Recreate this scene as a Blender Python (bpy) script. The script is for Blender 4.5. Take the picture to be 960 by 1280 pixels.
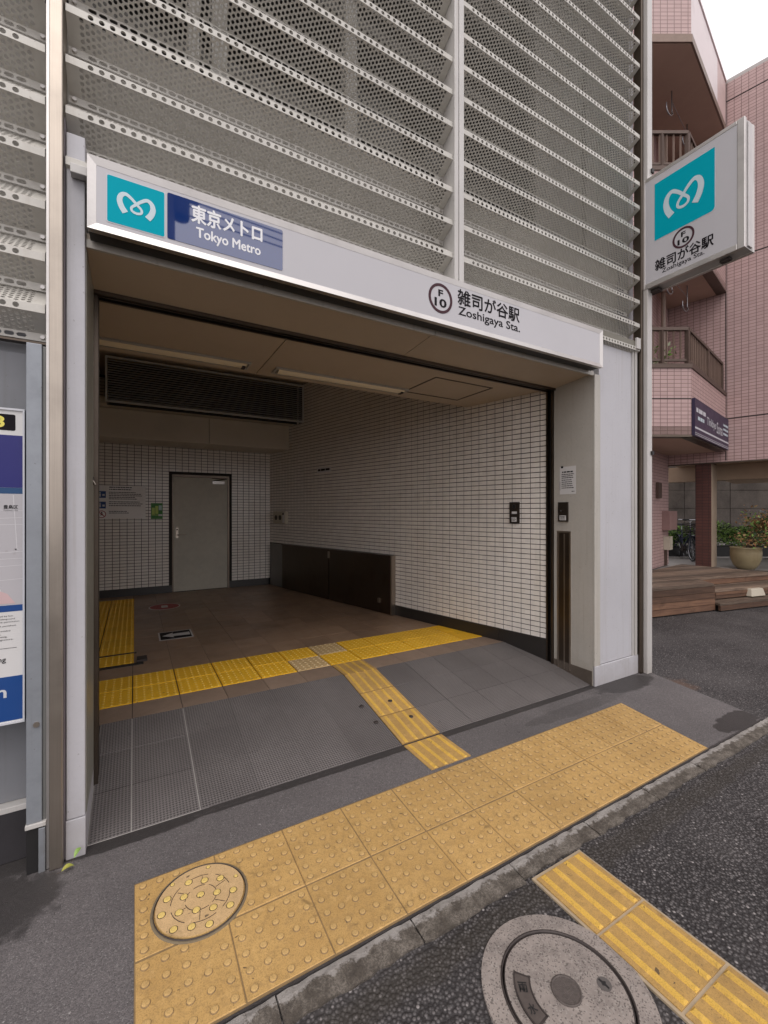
import bpy, math, random
from mathutils import Vector, Matrix
random.seed(7)
R = math.radians
sc = bpy.context.scene
for o in list(bpy.data.objects):
    bpy.data.objects.remove(o)
COL = sc.collection

# ------------------------------------------------------------------ camera, sky, sun, exposure
cam = bpy.data.cameras.new('camera')
cam.sensor_fit = 'HORIZONTAL'; cam.sensor_width = 36.0; cam.lens = 20.25
cam.clip_start = 0.02; cam.clip_end = 1000
co = bpy.data.objects.new('camera', cam); COL.objects.link(co)
co.location = (0, 0, 1.5); co.rotation_euler = (R(90), 0, R(-30.02))
sc.camera = co
SUN_EL, SUN_AZ = R(58), R(200)          # azimuth measured clockwise from +Y
w = bpy.data.worlds.new('World'); sc.world = w; w.use_nodes = True
nt = w.node_tree; nt.nodes.clear()
sky = nt.nodes.new('ShaderNodeTexSky'); sky.sky_type = 'NISHITA'; sky.sun_disc = False
sky.sun_elevation = SUN_EL; sky.sun_rotation = SUN_AZ
sky.air_density = 1.0; sky.dust_density = 4.0; sky.ozone_density = 1.0
hs = nt.nodes.new('ShaderNodeHueSaturation'); hs.inputs['Saturation'].default_value = 0.10
hs.inputs['Value'].default_value = 1.0
tint = nt.nodes.new('ShaderNodeMix'); tint.data_type = 'RGBA'; tint.blend_type = 'MULTIPLY'
tint.inputs[0].default_value = 1.0; tint.inputs[7].default_value = (1.0, 0.955, 0.965, 1)
bg = nt.nodes.new('ShaderNodeBackground'); bg.inputs[1].default_value = 0.13
wo = nt.nodes.new('ShaderNodeOutputWorld')
nt.links.new(sky.outputs[0], hs.inputs['Color']); nt.links.new(hs.outputs[0], tint.inputs[6])
cloud = nt.nodes.new('ShaderNodeMix'); cloud.data_type = 'RGBA'; cloud.inputs[0].default_value = 0.85   # even overcast over the clear sky
cloud.inputs[7].default_value = (7.9, 7.55, 7.75, 1)
nt.links.new(tint.outputs[2], cloud.inputs[6]); nt.links.new(cloud.outputs[2], bg.inputs[0]); nt.links.new(bg.outputs[0], wo.inputs[0])
sl = bpy.data.lights.new('sun', 'SUN'); sl.energy = 0.6; sl.angle = R(40); sl.color = (1.0, 0.95, 0.9)
so = bpy.data.objects.new('sun', sl); COL.objects.link(so)
so.rotation_euler = (R(90) - SUN_EL, 0, -SUN_AZ + math.pi)
so.location = (0, -5, 12)
sc.view_settings.view_transform = 'Standard'; sc.view_settings.look = 'None'
sc.view_settings.exposure = 0.5; sc.view_settings.gamma = 1.0; sc.view_settings.use_curve_mapping = False
sc.cycles.max_bounces = 10; sc.cycles.diffuse_bounces = 7; sc.cycles.glossy_bounces = 4
sc.cycles.sample_clamp_indirect = 6.0

# ------------------------------------------------------------------ material helper
class NG:
    def __init__(s, name):
        s.m = bpy.data.materials.new(name); s.m.use_nodes = True
        s.t = s.m.node_tree; s.t.nodes.clear()
        s.out = s.n('OutputMaterial'); s.b = s.n('BsdfPrincipled')
        s.l(s.b.outputs[0], s.out.inputs[0])
        s.geo = s.n('NewGeometry')
    def n(s, k, **kw):
        q = s.t.nodes.new('ShaderNode' + k)
        for a, v in kw.items(): setattr(q, a, v)
        return q
    def l(s, a, b): s.t.links.new(a, b)
    def set(s, sock, v):
        if isinstance(v, bpy.types.NodeSocket): s.l(v, sock)
        else: sock.default_value = v
    def pos(s): return s.geo.outputs['Position']
    def noise(s, scale, detail=4, rough=.55, vec=None, dist=0):
        q = s.n('TexNoise'); q.inputs['Scale'].default_value = scale; q.inputs['Detail'].default_value = detail
        q.inputs['Roughness'].default_value = rough; q.inputs['Distortion'].default_value = dist
        s.l(vec or s.pos(), q.inputs['Vector']); return q.outputs['Fac']
    def math(s, op, a, b=None, clamp=False):
        q = s.n('Math', operation=op, use_clamp=clamp); s.set(q.inputs[0], a)
        if b is not None: s.set(q.inputs[1], b)
        return q.outputs[0]
    def vm(s, op, a, b=None):
        q = s.n('VectorMath', operation=op); s.set(q.inputs[0], a)
        if b is not None: s.set(q.inputs[1], b)
        return q.outputs['Value'] if op in ('LENGTH', 'DOT_PRODUCT', 'DISTANCE') else q.outputs[0]
    def step(s, v, a, b):
        q = s.n('MapRange', interpolation_type='SMOOTHSTEP'); s.set(q.inputs['Value'], v)
        q.inputs['From Min'].default_value = a; q.inputs['From Max'].default_value = b
        return q.outputs[0]
    def mix(s, f, a, b, mode='MIX'):
        q = s.n('Mix', data_type='RGBA', blend_type=mode); s.set(q.inputs[0], f)
        for i, v in ((6, a), (7, b)):
            if isinstance(v, (int, float)): v = (v, v, v, 1)
            if isinstance(v, tuple) and len(v) == 3: v = v + (1,)
            s.set(q.inputs[i], v)
        return q.outputs[2]
    def bump(s, h, strength=.4, dist=.004, normal=None):
        q = s.n('Bump'); q.inputs['Strength'].default_value = strength; q.inputs['Distance'].default_value = dist
        s.l(h, q.inputs['Height'])
        if normal: s.l(normal, q.inputs['Normal'])
        s.l(q.outputs[0], s.b.inputs['Normal']); return q.outputs[0]
    def base(s, c):
        if isinstance(c, tuple) and len(c) == 3: c = c + (1,)
        s.set(s.b.inputs['Base Color'], c)
    def rough(s, r): s.set(s.b.inputs['Roughness'], r)
    def blob(s, c, rad, soft=.35, nscale=6, namp=.6):
        d = s.vm('DIVIDE', s.vm('SUBTRACT', s.pos(), c), rad)
        ln = s.vm('LENGTH', d)
        ln = s.math('ADD', ln, s.math('MULTIPLY', s.math('SUBTRACT', s.noise(nscale, 5), .5), namp * 2))
        return s.step(ln, 1.0 + soft * .5, 1.0 - soft * .5)
    def rnd(s):
        return s.n('ObjectInfo').outputs['Random']

MATS = {}
def M(name, col, rough=.55, metal=0, dirt=.25, dscale=3.0, dcol=None, fine=None, bump=None, var=0, spec=None, streak=0):
    g = NG(name)
    dcol = dcol or tuple(c * .6 for c in col)
    f = g.math('MULTIPLY', g.step(g.noise(dscale, 6, .65), .38, .72), dirt)
    c = g.mix(f, col, dcol)
    if fine:
        f2 = g.math('MULTIPLY', g.step(g.noise(fine[0], 3, .7), .4, .75), fine[1])
        c = g.mix(f2, c, fine[2] if len(fine) > 2 else tuple(x * .5 for x in col))
    if streak:
        mp = g.n('Mapping'); mp.inputs['Scale'].default_value = (26, 26, .7); g.l(g.pos(), mp.inputs['Vector'])
        f3 = g.math('MULTIPLY', g.step(g.noise(1, 5, .65, mp.outputs[0]), .5, .78), streak)
        c = g.mix(f3, c, tuple(x * y for x, y in zip(col, (.62, .56, .48))))
        sx = g.n('SeparateXYZ'); g.l(g.pos(), sx.inputs[0])
        low = g.math('MULTIPLY', g.step(g.math('ADD', sx.outputs[2], g.math('MULTIPLY', g.noise(9, 5, .7), .5)), .55, .22), streak * .9)
        c = g.mix(low, c, tuple(x * y for x, y in zip(col, (.6, .53, .46))))
        sp = g.math('MULTIPLY', g.math('GREATER_THAN', g.noise(55, 2, .5), .735), streak)
        c = g.mix(sp, c, (.12, .09, .07))
    if var:
        v = g.math('ADD', g.math('MULTIPLY', g.rnd(), var), 1 - var / 2)
        q = g.n('CombineColor')
        for i in range(3): g.l(v, q.inputs[i])
        c = g.mix(1.0, c, q.outputs[0], 'MULTIPLY')
    g.base(c)
    g.rough(g.math('ADD', g.math('MULTIPLY', g.noise(dscale * 4, 4), .22), rough - .11, True))
    g.b.inputs['Metallic'].default_value = metal
    if spec is not None: g.b.inputs['Specular IOR Level'].default_value = spec
    if bump: g.bump(g.noise(bump[0], 4, .6), bump[1], bump[2])
    MATS[name] = g.m
    return g.m

def asphalt_fine():
    g = NG('asphalt_fine')
    v = g.n('TexVoronoi', feature='F1'); v.inputs['Scale'].default_value = 270; g.l(g.pos(), v.inputs['Vector'])
    sep = g.n('SeparateColor'); g.l(v.outputs['Color'], sep.inputs[0])
    c = g.mix(g.step(g.noise(2.2, 6, .6), .3, .75), (.140, .126, .125), (.185, .167, .165))
    c = g.mix(g.math('MULTIPLY', sep.outputs[0], .7), c, (0.049, 0.045, 0.045))
    lt = g.math('GREATER_THAN', sep.outputs[1], .955)
    c = g.mix(g.math('MULTIPLY', lt, .4), c, (.31, .295, .285))
    fleck = g.n('TexVoronoi', feature='F1'); fleck.inputs['Scale'].default_value = 42; g.l(g.pos(), fleck.inputs['Vector'])
    fs = g.n('SeparateColor'); g.l(fleck.outputs['Color'], fs.inputs[0])
    fk = g.math('MULTIPLY', g.math('LESS_THAN', fleck.outputs['Distance'], g.math('MULTIPLY', fs.outputs[1], .17)), g.math('GREATER_THAN', fs.outputs[0], .95))
    c = g.mix(g.math('MULTIPLY', g.step(g.noise(.8, 6, .65), .45, .7), .4), c, (.075, .069, .069)); c = g.mix(g.math('MULTIPLY', g.math('GREATER_THAN', g.noise(26, 2, .5, dist=.8), .74), .7), c, (.03, .027, .026))
    c = g.mix(g.math('MULTIPLY', fk, .8), c, (.36, .34, .33))
    wet_moss_shade = None
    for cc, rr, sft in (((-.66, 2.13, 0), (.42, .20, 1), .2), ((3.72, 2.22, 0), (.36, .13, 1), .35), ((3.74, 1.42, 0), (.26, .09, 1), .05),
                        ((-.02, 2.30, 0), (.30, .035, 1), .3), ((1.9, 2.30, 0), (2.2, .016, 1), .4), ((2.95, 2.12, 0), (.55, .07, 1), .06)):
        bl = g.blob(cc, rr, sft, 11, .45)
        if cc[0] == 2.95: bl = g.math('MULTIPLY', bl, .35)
        wet_moss_shade = bl if wet_moss_shade is None else g.math('MAXIMUM', wet_moss_shade, bl)
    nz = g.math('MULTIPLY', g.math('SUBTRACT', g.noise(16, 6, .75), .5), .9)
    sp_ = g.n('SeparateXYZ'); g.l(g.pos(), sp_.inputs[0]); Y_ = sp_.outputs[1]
    contact_shade = g.step(g.math('ADD', g.math('MULTIPLY', g.math('SUBTRACT', Y_, 2.24), 9), nz), .35, .75)         # contact shade painted into the asphalt along the building foot
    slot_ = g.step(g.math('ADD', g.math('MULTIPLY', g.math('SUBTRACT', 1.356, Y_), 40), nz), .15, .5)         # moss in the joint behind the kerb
    wet_moss_shade = g.math('MAXIMUM', wet_moss_shade, g.math('MAXIMUM', contact_shade, slot_))
    c = g.mix(g.math('MULTIPLY', wet_moss_shade, .8), c, (.024, .021, .02))
    g.base(c); g.rough(g.math('SUBTRACT', .78, g.math('MULTIPLY', wet_moss_shade, .25)))
    h = g.math('ADD', g.math('MULTIPLY', v.outputs['Distance'], -.8), g.math('MULTIPLY', g.noise(60, 4), .8))
    g.bump(h, .55, .003); return g.m
def asphalt_coarse():
    g = NG('asphalt_coarse')
    v = g.n('TexVoronoi', feature='F1'); v.inputs['Scale'].default_value = 84; g.l(g.pos(), v.inputs['Vector'])
    sep = g.n('SeparateColor'); g.l(v.outputs['Color'], sep.inputs[0])
    c = g.mix(sep.outputs[0], (0.037, 0.034, 0.034), (0.156, 0.143, 0.141))
    pale = g.math('GREATER_THAN', sep.outputs[1], .975)
    c = g.mix(g.math('MULTIPLY', pale, .8), c, (.36, .33, .32))
    gap = g.step(v.outputs['Distance'], .26, .58)
    c = g.mix(gap, c, (0.020, 0.017, 0.017))
    big = g.step(g.noise(.9, 6, .6), .4, .75)
    c = g.mix(g.math('MULTIPLY', big, .35), c, (0.139, 0.127, 0.123))
    rust = g.blob((4.0, 2.0, 0), (.28, .16, 1), .6, 9, .7)
    c = g.mix(g.math('MULTIPLY', rust, .5), c, (0.131, 0.070, 0.041))
    moss = g.blob((2.0, 1.17, 0), (2.4, .05, 1), .9, 12, .7)
    c = g.mix(g.math('MULTIPLY', moss, .5), c, (0.037, 0.030, 0.021))
    g.base(c); g.rough(.72)
    g.bump(g.math('MULTIPLY', v.outputs['Distance'], -1.0), .9, .006); return g.m
def tactile(name, c1, c2, worn, dirtamt=.55):
    g = NG(name)
    c = g.mix(g.step(g.noise(5, 6, .65), .35, .7), c1, c2)
    v = g.math('ADD', g.math('MULTIPLY', g.rnd(), .12), .94)
    q = g.n('CombineColor')
    for i in range(3): g.l(v, q.inputs[i])
    c = g.mix(1.0, c, q.outputs[0], 'MULTIPLY')
    c = g.mix(g.math('MULTIPLY', g.step(g.noise(38, 6, .75), .46, .7), dirtamt), c, worn)
    c = g.mix(g.math('MULTIPLY', g.step(g.noise(270, 3, .8), .48, .66), .6), c, tuple(x * .42 for x in c2))
    pale = tuple(min(x * 1.18 + .035, .9) for x in c1)
    c = g.mix(g.math('MULTIPLY', g.step(g.noise(16, 7, .75), .54, .7), .45), c, pale)
    c = g.mix(g.math('MULTIPLY', g.step(g.noise(7, 7, .7, dist=1.2), .58, .72), .62 * dirtamt + .2), c, tuple(x * .42 for x in worn))
    c = g.mix(g.math('MULTIPLY', g.math('GREATER_THAN', g.noise(34, 2, .5, dist=.6), .735), .8), c, (.045, .035, .028))
    g.base(c); g.rough(.72)
    g.bump(g.noise(200, 4, .7), .3, .0015); return g.m
def tread_tile():
    g = NG('ramp_tile_grey')
    mp = g.n('Mapping'); mp.inputs['Rotation'].default_value = (0, 0, R(45)); mp.inputs['Scale'].default_value = (1, 1, 1)
    g.l(g.pos(), mp.inputs['Vector'])
    sx = g.n('SeparateXYZ'); g.l(mp.outputs[0], sx.inputs[0])
    wv = g.math('MULTIPLY', g.math('SINE', g.math('MULTIPLY', sx.outputs[0], 300)), g.math('SINE', g.math('MULTIPLY', sx.outputs[1], 300)))
    c = g.mix(g.step(g.noise(1.7, 6, .6), .32, .72), (.138, .124, .120), (.182, .165, .159))
    v = g.math('ADD', g.math('MULTIPLY', g.rnd(), .16), .92)
    q = g.n('CombineColor')
    for i in range(3): g.l(v, q.inputs[i])
    c = g.mix(1.0, c, q.outputs[0], 'MULTIPLY')
    c = g.mix(g.math('MULTIPLY', g.step(wv, -.15, .55), .8), c, (.04, .036, .035))
    c = g.mix(g.math('MULTIPLY', g.step(g.noise(11, 5, .7), .64, .74), .5), c, (.05, .045, .045))
    g.base(c); g.rough(.55); g.bump(wv, .8, .002); return g.m
def floor_tile():
    g = NG('floor_tile_brown')
    c = g.mix(g.noise(160, 4, .7), (.21, .135, .088), (.38, .255, .17))
    v = g.math('ADD', g.math('MULTIPLY', g.rnd(), .25), .87)
    q = g.n('CombineColor')
    for i in range(3): g.l(v, q.inputs[i])
    c = g.mix(1.0, c, q.outputs[0], 'MULTIPLY')
    c = g.mix(g.math('MULTIPLY', g.step(g.noise(2.6, 6, .6), .45, .75), .4), c, (.09, .062, .045))
    g.base(c); g.rough(g.math('ADD', .26, g.math('MULTIPLY', g.noise(7, 4), .26))); return g.m
def pink_tile(name, base, base2, mortar, bw=.112, rh=.064, stack=True):
    g = NG(name)
    up = g.n('CombineXYZ'); up.inputs[2].default_value = 1
    tan = g.vm('CROSS_PRODUCT', up.outputs[0], g.geo.outputs['True Normal'])
    u = g.vm('DOT_PRODUCT', tan, g.pos())
    sx = g.n('SeparateXYZ'); g.l(g.pos(), sx.inputs[0])
    cb = g.n('CombineXYZ'); g.l(u, cb.inputs[0]); g.l(sx.outputs[2], cb.inputs[1])
    b = g.n('TexBrick'); b.offset = 0.0 if stack else .5; b.squash = 1
    b.inputs['Scale'].default_value = 1; b.inputs['Brick Width'].default_value = bw; b.inputs['Row Height'].default_value = rh
    b.inputs['Mortar Size'].default_value = .0045; b.inputs['Mortar Smooth'].default_value = .15; b.inputs['Bias'].default_value = 0
    b.inputs['Color1'].default_value = base + (1,); b.inputs['Color2'].default_value = base2 + (1,); b.inputs['Mortar'].default_value = mortar + (1,)
    g.l(cb.outputs[0], b.inputs['Vector'])
    c = g.mix(g.math('MULTIPLY', g.step(g.noise(.8, 6, .6), .4, .75), .25), b.outputs['Color'], tuple(x * .7 for x in base))
    st = g.n('Mapping'); st.inputs['Scale'].default_value = (3, 3, .25); g.l(g.pos(), st.inputs['Vector'])
    c = g.mix(g.math('MULTIPLY', g.step(g.noise(2, 5, .6, st.outputs[0]), .55, .8), .25), c, tuple(x * .55 for x in base))
    g.base(c); g.rough(.5)
    g.bump(g.math('MULTIPLY', b.outputs['Fac'], -1), .6, .006); return g.m
def brushed(name, col, rough, streak=.5, vertical=True):
    g = NG(name)
    mp = g.n('Mapping'); mp.inputs['Scale'].default_value = (260, 260, 3) if vertical else (3, 260, 260)
    g.l(g.pos(), mp.inputs['Vector'])
    n1 = g.noise(1, 3, .6, mp.outputs[0])
    c = g.mix(g.math('MULTIPLY', n1, streak), col, tuple(x * .55 for x in col))
    c = g.mix(g.math('MULTIPLY', g.step(g.noise(2.4, 6, .65), .45, .75), .45), c, tuple(x * .5 for x in col))
    g.base(c); g.b.inputs['Metallic'].default_value = 1.0
    g.rough(g.math('ADD', g.math('MULTIPLY', g.noise(5, 4), .25), rough - .1)); return g.m
def granite():
    g = NG('granite_concrete')
    v = g.n('TexVoronoi', feature='F1'); v.inputs['Scale'].default_value = 260; g.l(g.pos(), v.inputs['Vector'])
    sep = g.n('SeparateColor'); g.l(v.outputs['Color'], sep.inputs[0])
    c = g.mix(g.step(g.noise(14, 5, .6), .35, .7), (.30, .258, .23), (.205, .176, .158))
    c = g.mix(g.math('MULTIPLY', g.math('GREATER_THAN', sep.outputs[0], .84), .7), c, (.075, .062, .056))
    c = g.mix(g.math('MULTIPLY', g.math('GREATER_THAN', sep.outputs[1], .9), .6), c, (.34, .31, .28))
    c = g.mix(g.math('MULTIPLY', g.step(g.noise(5, 6, .7), .55, .7), .35), c, (.14, .12, .11))
    g.base(c); g.rough(.8); g.bump(sep.outputs[0], .35, .0015); return g.m
def kerb_mat():
    g = NG('kerb_concrete')
    sx = g.n('SeparateXYZ'); g.l(g.pos(), sx.inputs[0])
    c = g.mix(g.step(g.noise(13, 7, .78), .40, .62), (.085, .070, .055), (.205, .178, .148))
    c = g.mix(g.math('MULTIPLY', g.step(g.noise(150, 4, .8), .42, .6), .65), c, (.05, .042, .035))
    e = g.math('ADD', g.step(sx.outputs[1], 1.255, 1.325), g.math('MULTIPLY', g.math('SUBTRACT', g.noise(19, 6, .75), .5), 2.4))
    c = g.mix(g.math('MULTIPLY', g.step(e, .62, .95), .85), c, (.36, .335, .31))
    c = g.mix(g.math('MULTIPLY', g.step(g.noise(3.3, 5, .6), .56, .7), .5), c, (.06, .05, .036))
    g.base(c); g.rough(.88); g.bump(g.math('ADD', g.noise(70, 5, .75), g.math('MULTIPLY', g.noise(14, 4, .7), 1.2)), 1.0, .008); return g.m
def wood(name, c1, c2, axis):
    g = NG(name)
    d = g.vm('DOT_PRODUCT', g.pos(), axis)
    sc_ = g.n('VectorMath', operation='SCALE'); sc_.inputs[0].default_value = axis; g.l(g.math('MULTIPLY', d, .93), sc_.inputs['Scale'])
    v = g.vm('SUBTRACT', g.pos(), sc_.outputs[0])
    n1 = g.noise(38, 5, .6, v)
    c = g.mix(g.step(n1, .32, .7), c1, c2)
    vv = g.math('ADD', g.math('MULTIPLY', g.rnd(), .9), .55)
    q = g.n('CombineColor')
    for i in range(3): g.l(vv, q.inputs[i])
    c = g.mix(1.0, c, q.outputs[0], 'MULTIPLY')
    c = g.mix(g.math('MULTIPLY', g.step(g.noise(3, 6, .7), .5, .7), .5), c, tuple(x * .45 for x in c1))
    g.base(c); g.rough(.7); g.bump(n1, .4, .003); return g.m
def white_tile(name, col):
    g = NG(name)
    sn = g.n('VectorMath', operation='SNAP'); g.l(g.pos(), sn.inputs[0]); sn.inputs[1].default_value = (.1, .0973, .05)
    wn = g.n('TexWhiteNoise', noise_dimensions='3D'); g.l(sn.outputs[0], wn.inputs['Vector'])
    v = g.math('ADD', g.math('MULTIPLY', wn.outputs['Value'], .10), .93)
    q = g.n('CombineColor')
    for i in range(3): g.l(v, q.inputs[i])
    c = g.mix(g.math('MULTIPLY', g.step(g.noise(2.2, 5, .6), .4, .75), .25), col, tuple(x * y for x, y in zip(col, (.8, .76, .68))))
    mp = g.n('Mapping'); mp.inputs['Scale'].default_value = (9, 9, .5); g.l(g.pos(), mp.inputs['Vector'])
    c = g.mix(g.math('MULTIPLY', g.step(g.noise(1, 5, .6, mp.outputs[0]), .56, .8), .22), c, tuple(x * y for x, y in zip(col, (.7, .62, .5))))
    c = g.mix(1.0, c, q.outputs[0], 'MULTIPLY')
    g.base(c); g.rough(.2); return g.m
def leafm(name, a, b):
    g = NG(name)
    g.base(g.mix(g.step(g.noise(14, 3), .35, .65), a, b)); g.rough(.5); return g.m

SANDJ = M('joint_sand', (.25, .165, .075), .9, 0, .6, 20)
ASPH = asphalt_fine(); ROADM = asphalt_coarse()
TACT = tactile('tactile_ochre', (.545, .340, .120), (.47, .285, .095), (.30, .19, .078), .6)
TACTD = tactile('tactile_ochre_dot', (.585, .38, .145), (.52, .33, .12), (.35, .23, .10), .5)
TACTS = tactile('tactile_dot_grime', (.31, .20, .085), (.25, .16, .07), (.16, .105, .05), .6)
TACTIN = tactile('tactile_yellow', (.88, .49, .018), (.80, .44, .018), (.6, .36, .06), .12)
TACTIND = tactile('tactile_yellow_dot', (.88, .60, .12), (.8, .54, .10), (.6, .4, .12), .2)
TACTB = tactile('tactile_beige', (.60, .42, .20), (.52, .36, .17), (.4, .28, .14), .35); TACTBD = tactile('tactile_beige_dot', (.74, .6, .36), (.68, .54, .3), (.5, .4, .2), .2)
GUIDE = tactile('guide_yellow', (.50, .305, .095), (.42, .255, .08), (.28, .18, .075), .55)
GUIDER = tactile('guide_yellow_ridge', (.70, .43, .075), (.62, .38, .07), (.42, .27, .085), .4)
TREAD = tread_tile(); FLOORT = floor_tile()
STONE = M('tan_stone', (.27, .195, .145), .5, 0, .4, 3, fine=(150, .5), var=.2)
GROUTD = M('grout_dark', (.035, .03, .028), .9); GROUTL = M('grout_pale', (.36, .34, .32), .9)
GROUTW = M('grout_wall', (.032, .027, .024), .9)
WTILE = white_tile('wall_tile_white', (.80, .755, .70))
WHITE = M('white_paint', (0.492, 0.488, 0.512), .42, 0, .18, 1.4, fine=(60, .08), streak=0.4)
CREAM = M('cream_paint', (0.467, 0.443, 0.398), .45, 0, .22, 1.8, fine=(45, .12), streak=0.55)
CEIL = M('ceiling_paint', (.50, .415, .32), .5, 0, .2, 1.2)
DUCTP = M('duct_panel', (.62, .57, .48), .45, 0, .2, 1.5)
PERF = M('perforated_aluminium', (.585, .565, .515), .40, .05, .25, 2.0, fine=(30, .12), var=.06, streak=.3)
SILV = brushed('satin_aluminium', (.64, .615, .59), .40, .25, False)
STEEL = brushed('brushed_steel', (.50, .44, .375), .36, .6)
STEELD = brushed('dark_steel', (.16, .13, .105), .34, .5)
STEELW = M('pale_post_paint', (0.558, 0.541, 0.517), .4, .1, .25, 2.0, streak=0.4)
GALV = M('galvanised_grey', (0.295, 0.316, 0.344), .45, .35, .4, 2.2, fine=(20, .2), streak=0.5)
GREYW = M('grey_wall_panel', (0.221, 0.226, 0.242), .5, .1, .25, 1.5, streak=0.3)
BACKP = M('grey_backing', (.60, .575, .53), .6, 0, .2, 1.0)
INNER = M('inner_frame', (.30, .29, .27), .6, .1, .3, 1.2)
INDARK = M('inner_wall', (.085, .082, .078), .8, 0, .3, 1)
BLACK = M('black_rubber', (0.015, 0.014, 0.014), .5); IRON = M('cast_iron', (0.061, 0.049, 0.045), .55, .4, .5, 20, bump=(160, .5, .002))
BASEB = M('dark_base_tile', (0.037, 0.034, 0.037), .45, 0, .4, 6, bump=(40, .3, .003))
SKIRT = M('skirting_dark', (.025, .022, .02), .35)
SKIRTB = M('skirting_brown', (.13, .105, .085), .5, .2, .5, 6)
DOORM = M('door_grey', (.50, .475, .395), .5, 0, .3, 2.0, fine=(12, .15))
CYAN = M('sign_cyan', (.0, .36, .455), .5, 0, .05, 2, spec=.06); SIGNW = M('sign_white', (.52, .51, .53), .35, 0, .10, 1.2)
LOGO = M('sign_logo', (.55, .66, .70), .4, 0, .05)
INK = M('ink_black', (.012, .010, .012), .6, spec=.1); PURP = M('ring_brown', (.065, .028, .036), .5, spec=.15); NAVY = M('sign_navy', (.010, .035, .16), .02, 0, .0, spec=1.0)
NAVY.node_tree.nodes['Principled BSDF'].inputs['Roughness'].links and NAVY.node_tree.links.remove(NAVY.node_tree.nodes['Principled BSDF'].inputs['Roughness'].links[0]); NAVY.node_tree.nodes['Principled BSDF'].inputs['Roughness'].default_value = .025; NAVY.node_tree.nodes['Principled BSDF'].inputs['IOR'].default_value = 2.25; NAVY.node_tree.nodes['Principled BSDF'].inputs['Specular IOR Level'].default_value = .5
TEXTW = M('text_white', (.56, .57, .60), .4, 0, .05); PAPER = M('paper', (.62, .61, .60), .7, 0, .1)
BLUEN = M('board_navy', (.010, .010, .14), .4, 0, .05); BLUE = M('board_blue', (.008, .055, .22), .4, 0, .05); MAPW = M('map_grey', (.44, .425, .44), .5, 0, .1)
MAPL = M('map_line', (.57, .56, .57), .5, 0, .05); MAPB = M('map_block', (.40, .38, .39), .5, 0, .05); MAPP = M('map_pink', (.56, .40, .40), .5); YEL = M('text_yellow', (.75, .66, .12), .5)
RED = M('sticker_red', (.36, .035, .04), .5, 0, .3, 20); GREEN = M('poster_green', (.05, .22, .04), .5); LGREEN = M('poster_lime', (.45, .6, .12), .5)
PLAS = M('diffuser_plastic', (.90, .80, .60), .35, 0, .1)
BROWNP = M('panel_bronze', (.055, .044, .036), .35, .6)
PINK = pink_tile('pink_wall_tile', (.53, .365, .345), (.47, .32, .30), (.17, .10, .095))
PINKL = M('glare_pale_pink', (.78, .70, .70), .6, 0, .25, 1.5)  # upper face blown pale by reflected light; that paleness is in the colour
BRICK = pink_tile('brown_column_tile', (0.107, 0.037, 0.028), (0.082, 0.030, 0.023), (0.025, 0.013, 0.011), .11, .06)
SOFF = M('balcony_soffit', (.50, .36, .285), .7, 0, .3, 1)
PASS = M('passage_soffit', (.40, .29, .20), .7, 0, .3, 1.5)
RAIL = M('railing_brown', (0.107, 0.072, 0.056), .5, .3, .3, 5); RAILL = M('baluster_tan', (0.221, 0.156, 0.123), .5, .3, .3, 5)
GLASSD = M('dark_window_glass', (.03, .028, .03), .1, 0, .1, spec=.8)
CONC = M('old_concrete', (.155, .135, .118), .85, 0, .85, 1.0, (.06, .052, .046), fine=(24, .5), bump=(18, .5, .01))
PLAZA = M('plaza_paving', (0.271, 0.254, 0.238), .75, 0, .3, 2)
E3 = (.985, -.171, 0)
WOODT = wood('deck_wood_weathered', (.10, .066, .046), (.195, .14, .10), E3)
WOODF = wood('deck_wood_brown', (.09, .045, .027), (.16, .085, .048), E3)
POT = M('glazed_pot', (.30, .245, .14), .4, 0, .4, 5, (0.148, 0.098, 0.041), bump=(25, .2, .004))
LEAFG = leafm('leaf_green', (.13, .25, .04), (.26, .40, .10)); LEAFR = leafm('leaf_bronze', (.33, .235, .09), (.36, .16, .08)); LEAFD = leafm('leaf_dark', (0.016, 0.041, 0.012), (0.041, 0.074, 0.025)); STEM = M('stem_brown', (0.082, 0.057, 0.037), .8)
LEAFY = leafm('leaf_yellow', (.42, .36, .06), (.25, .3, .06))
SOIL = M('soil', (.05, .038, .028), .95); TYRE = M('tyre_black', (.02, .02, .021), .8); CHROME = M('bike_chrome', (.35, .35, .36), .3, .9)
BIKE1 = M('bike_black', (.02, .02, .024), .35); BIKE2 = M('bike_navy', (.025, .03, .055), .35); SHOPN = M('shop_navy', (.035, .024, .06), .45)
BEIGE = M('beige_box', (.50, .45, .36), .6)

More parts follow.
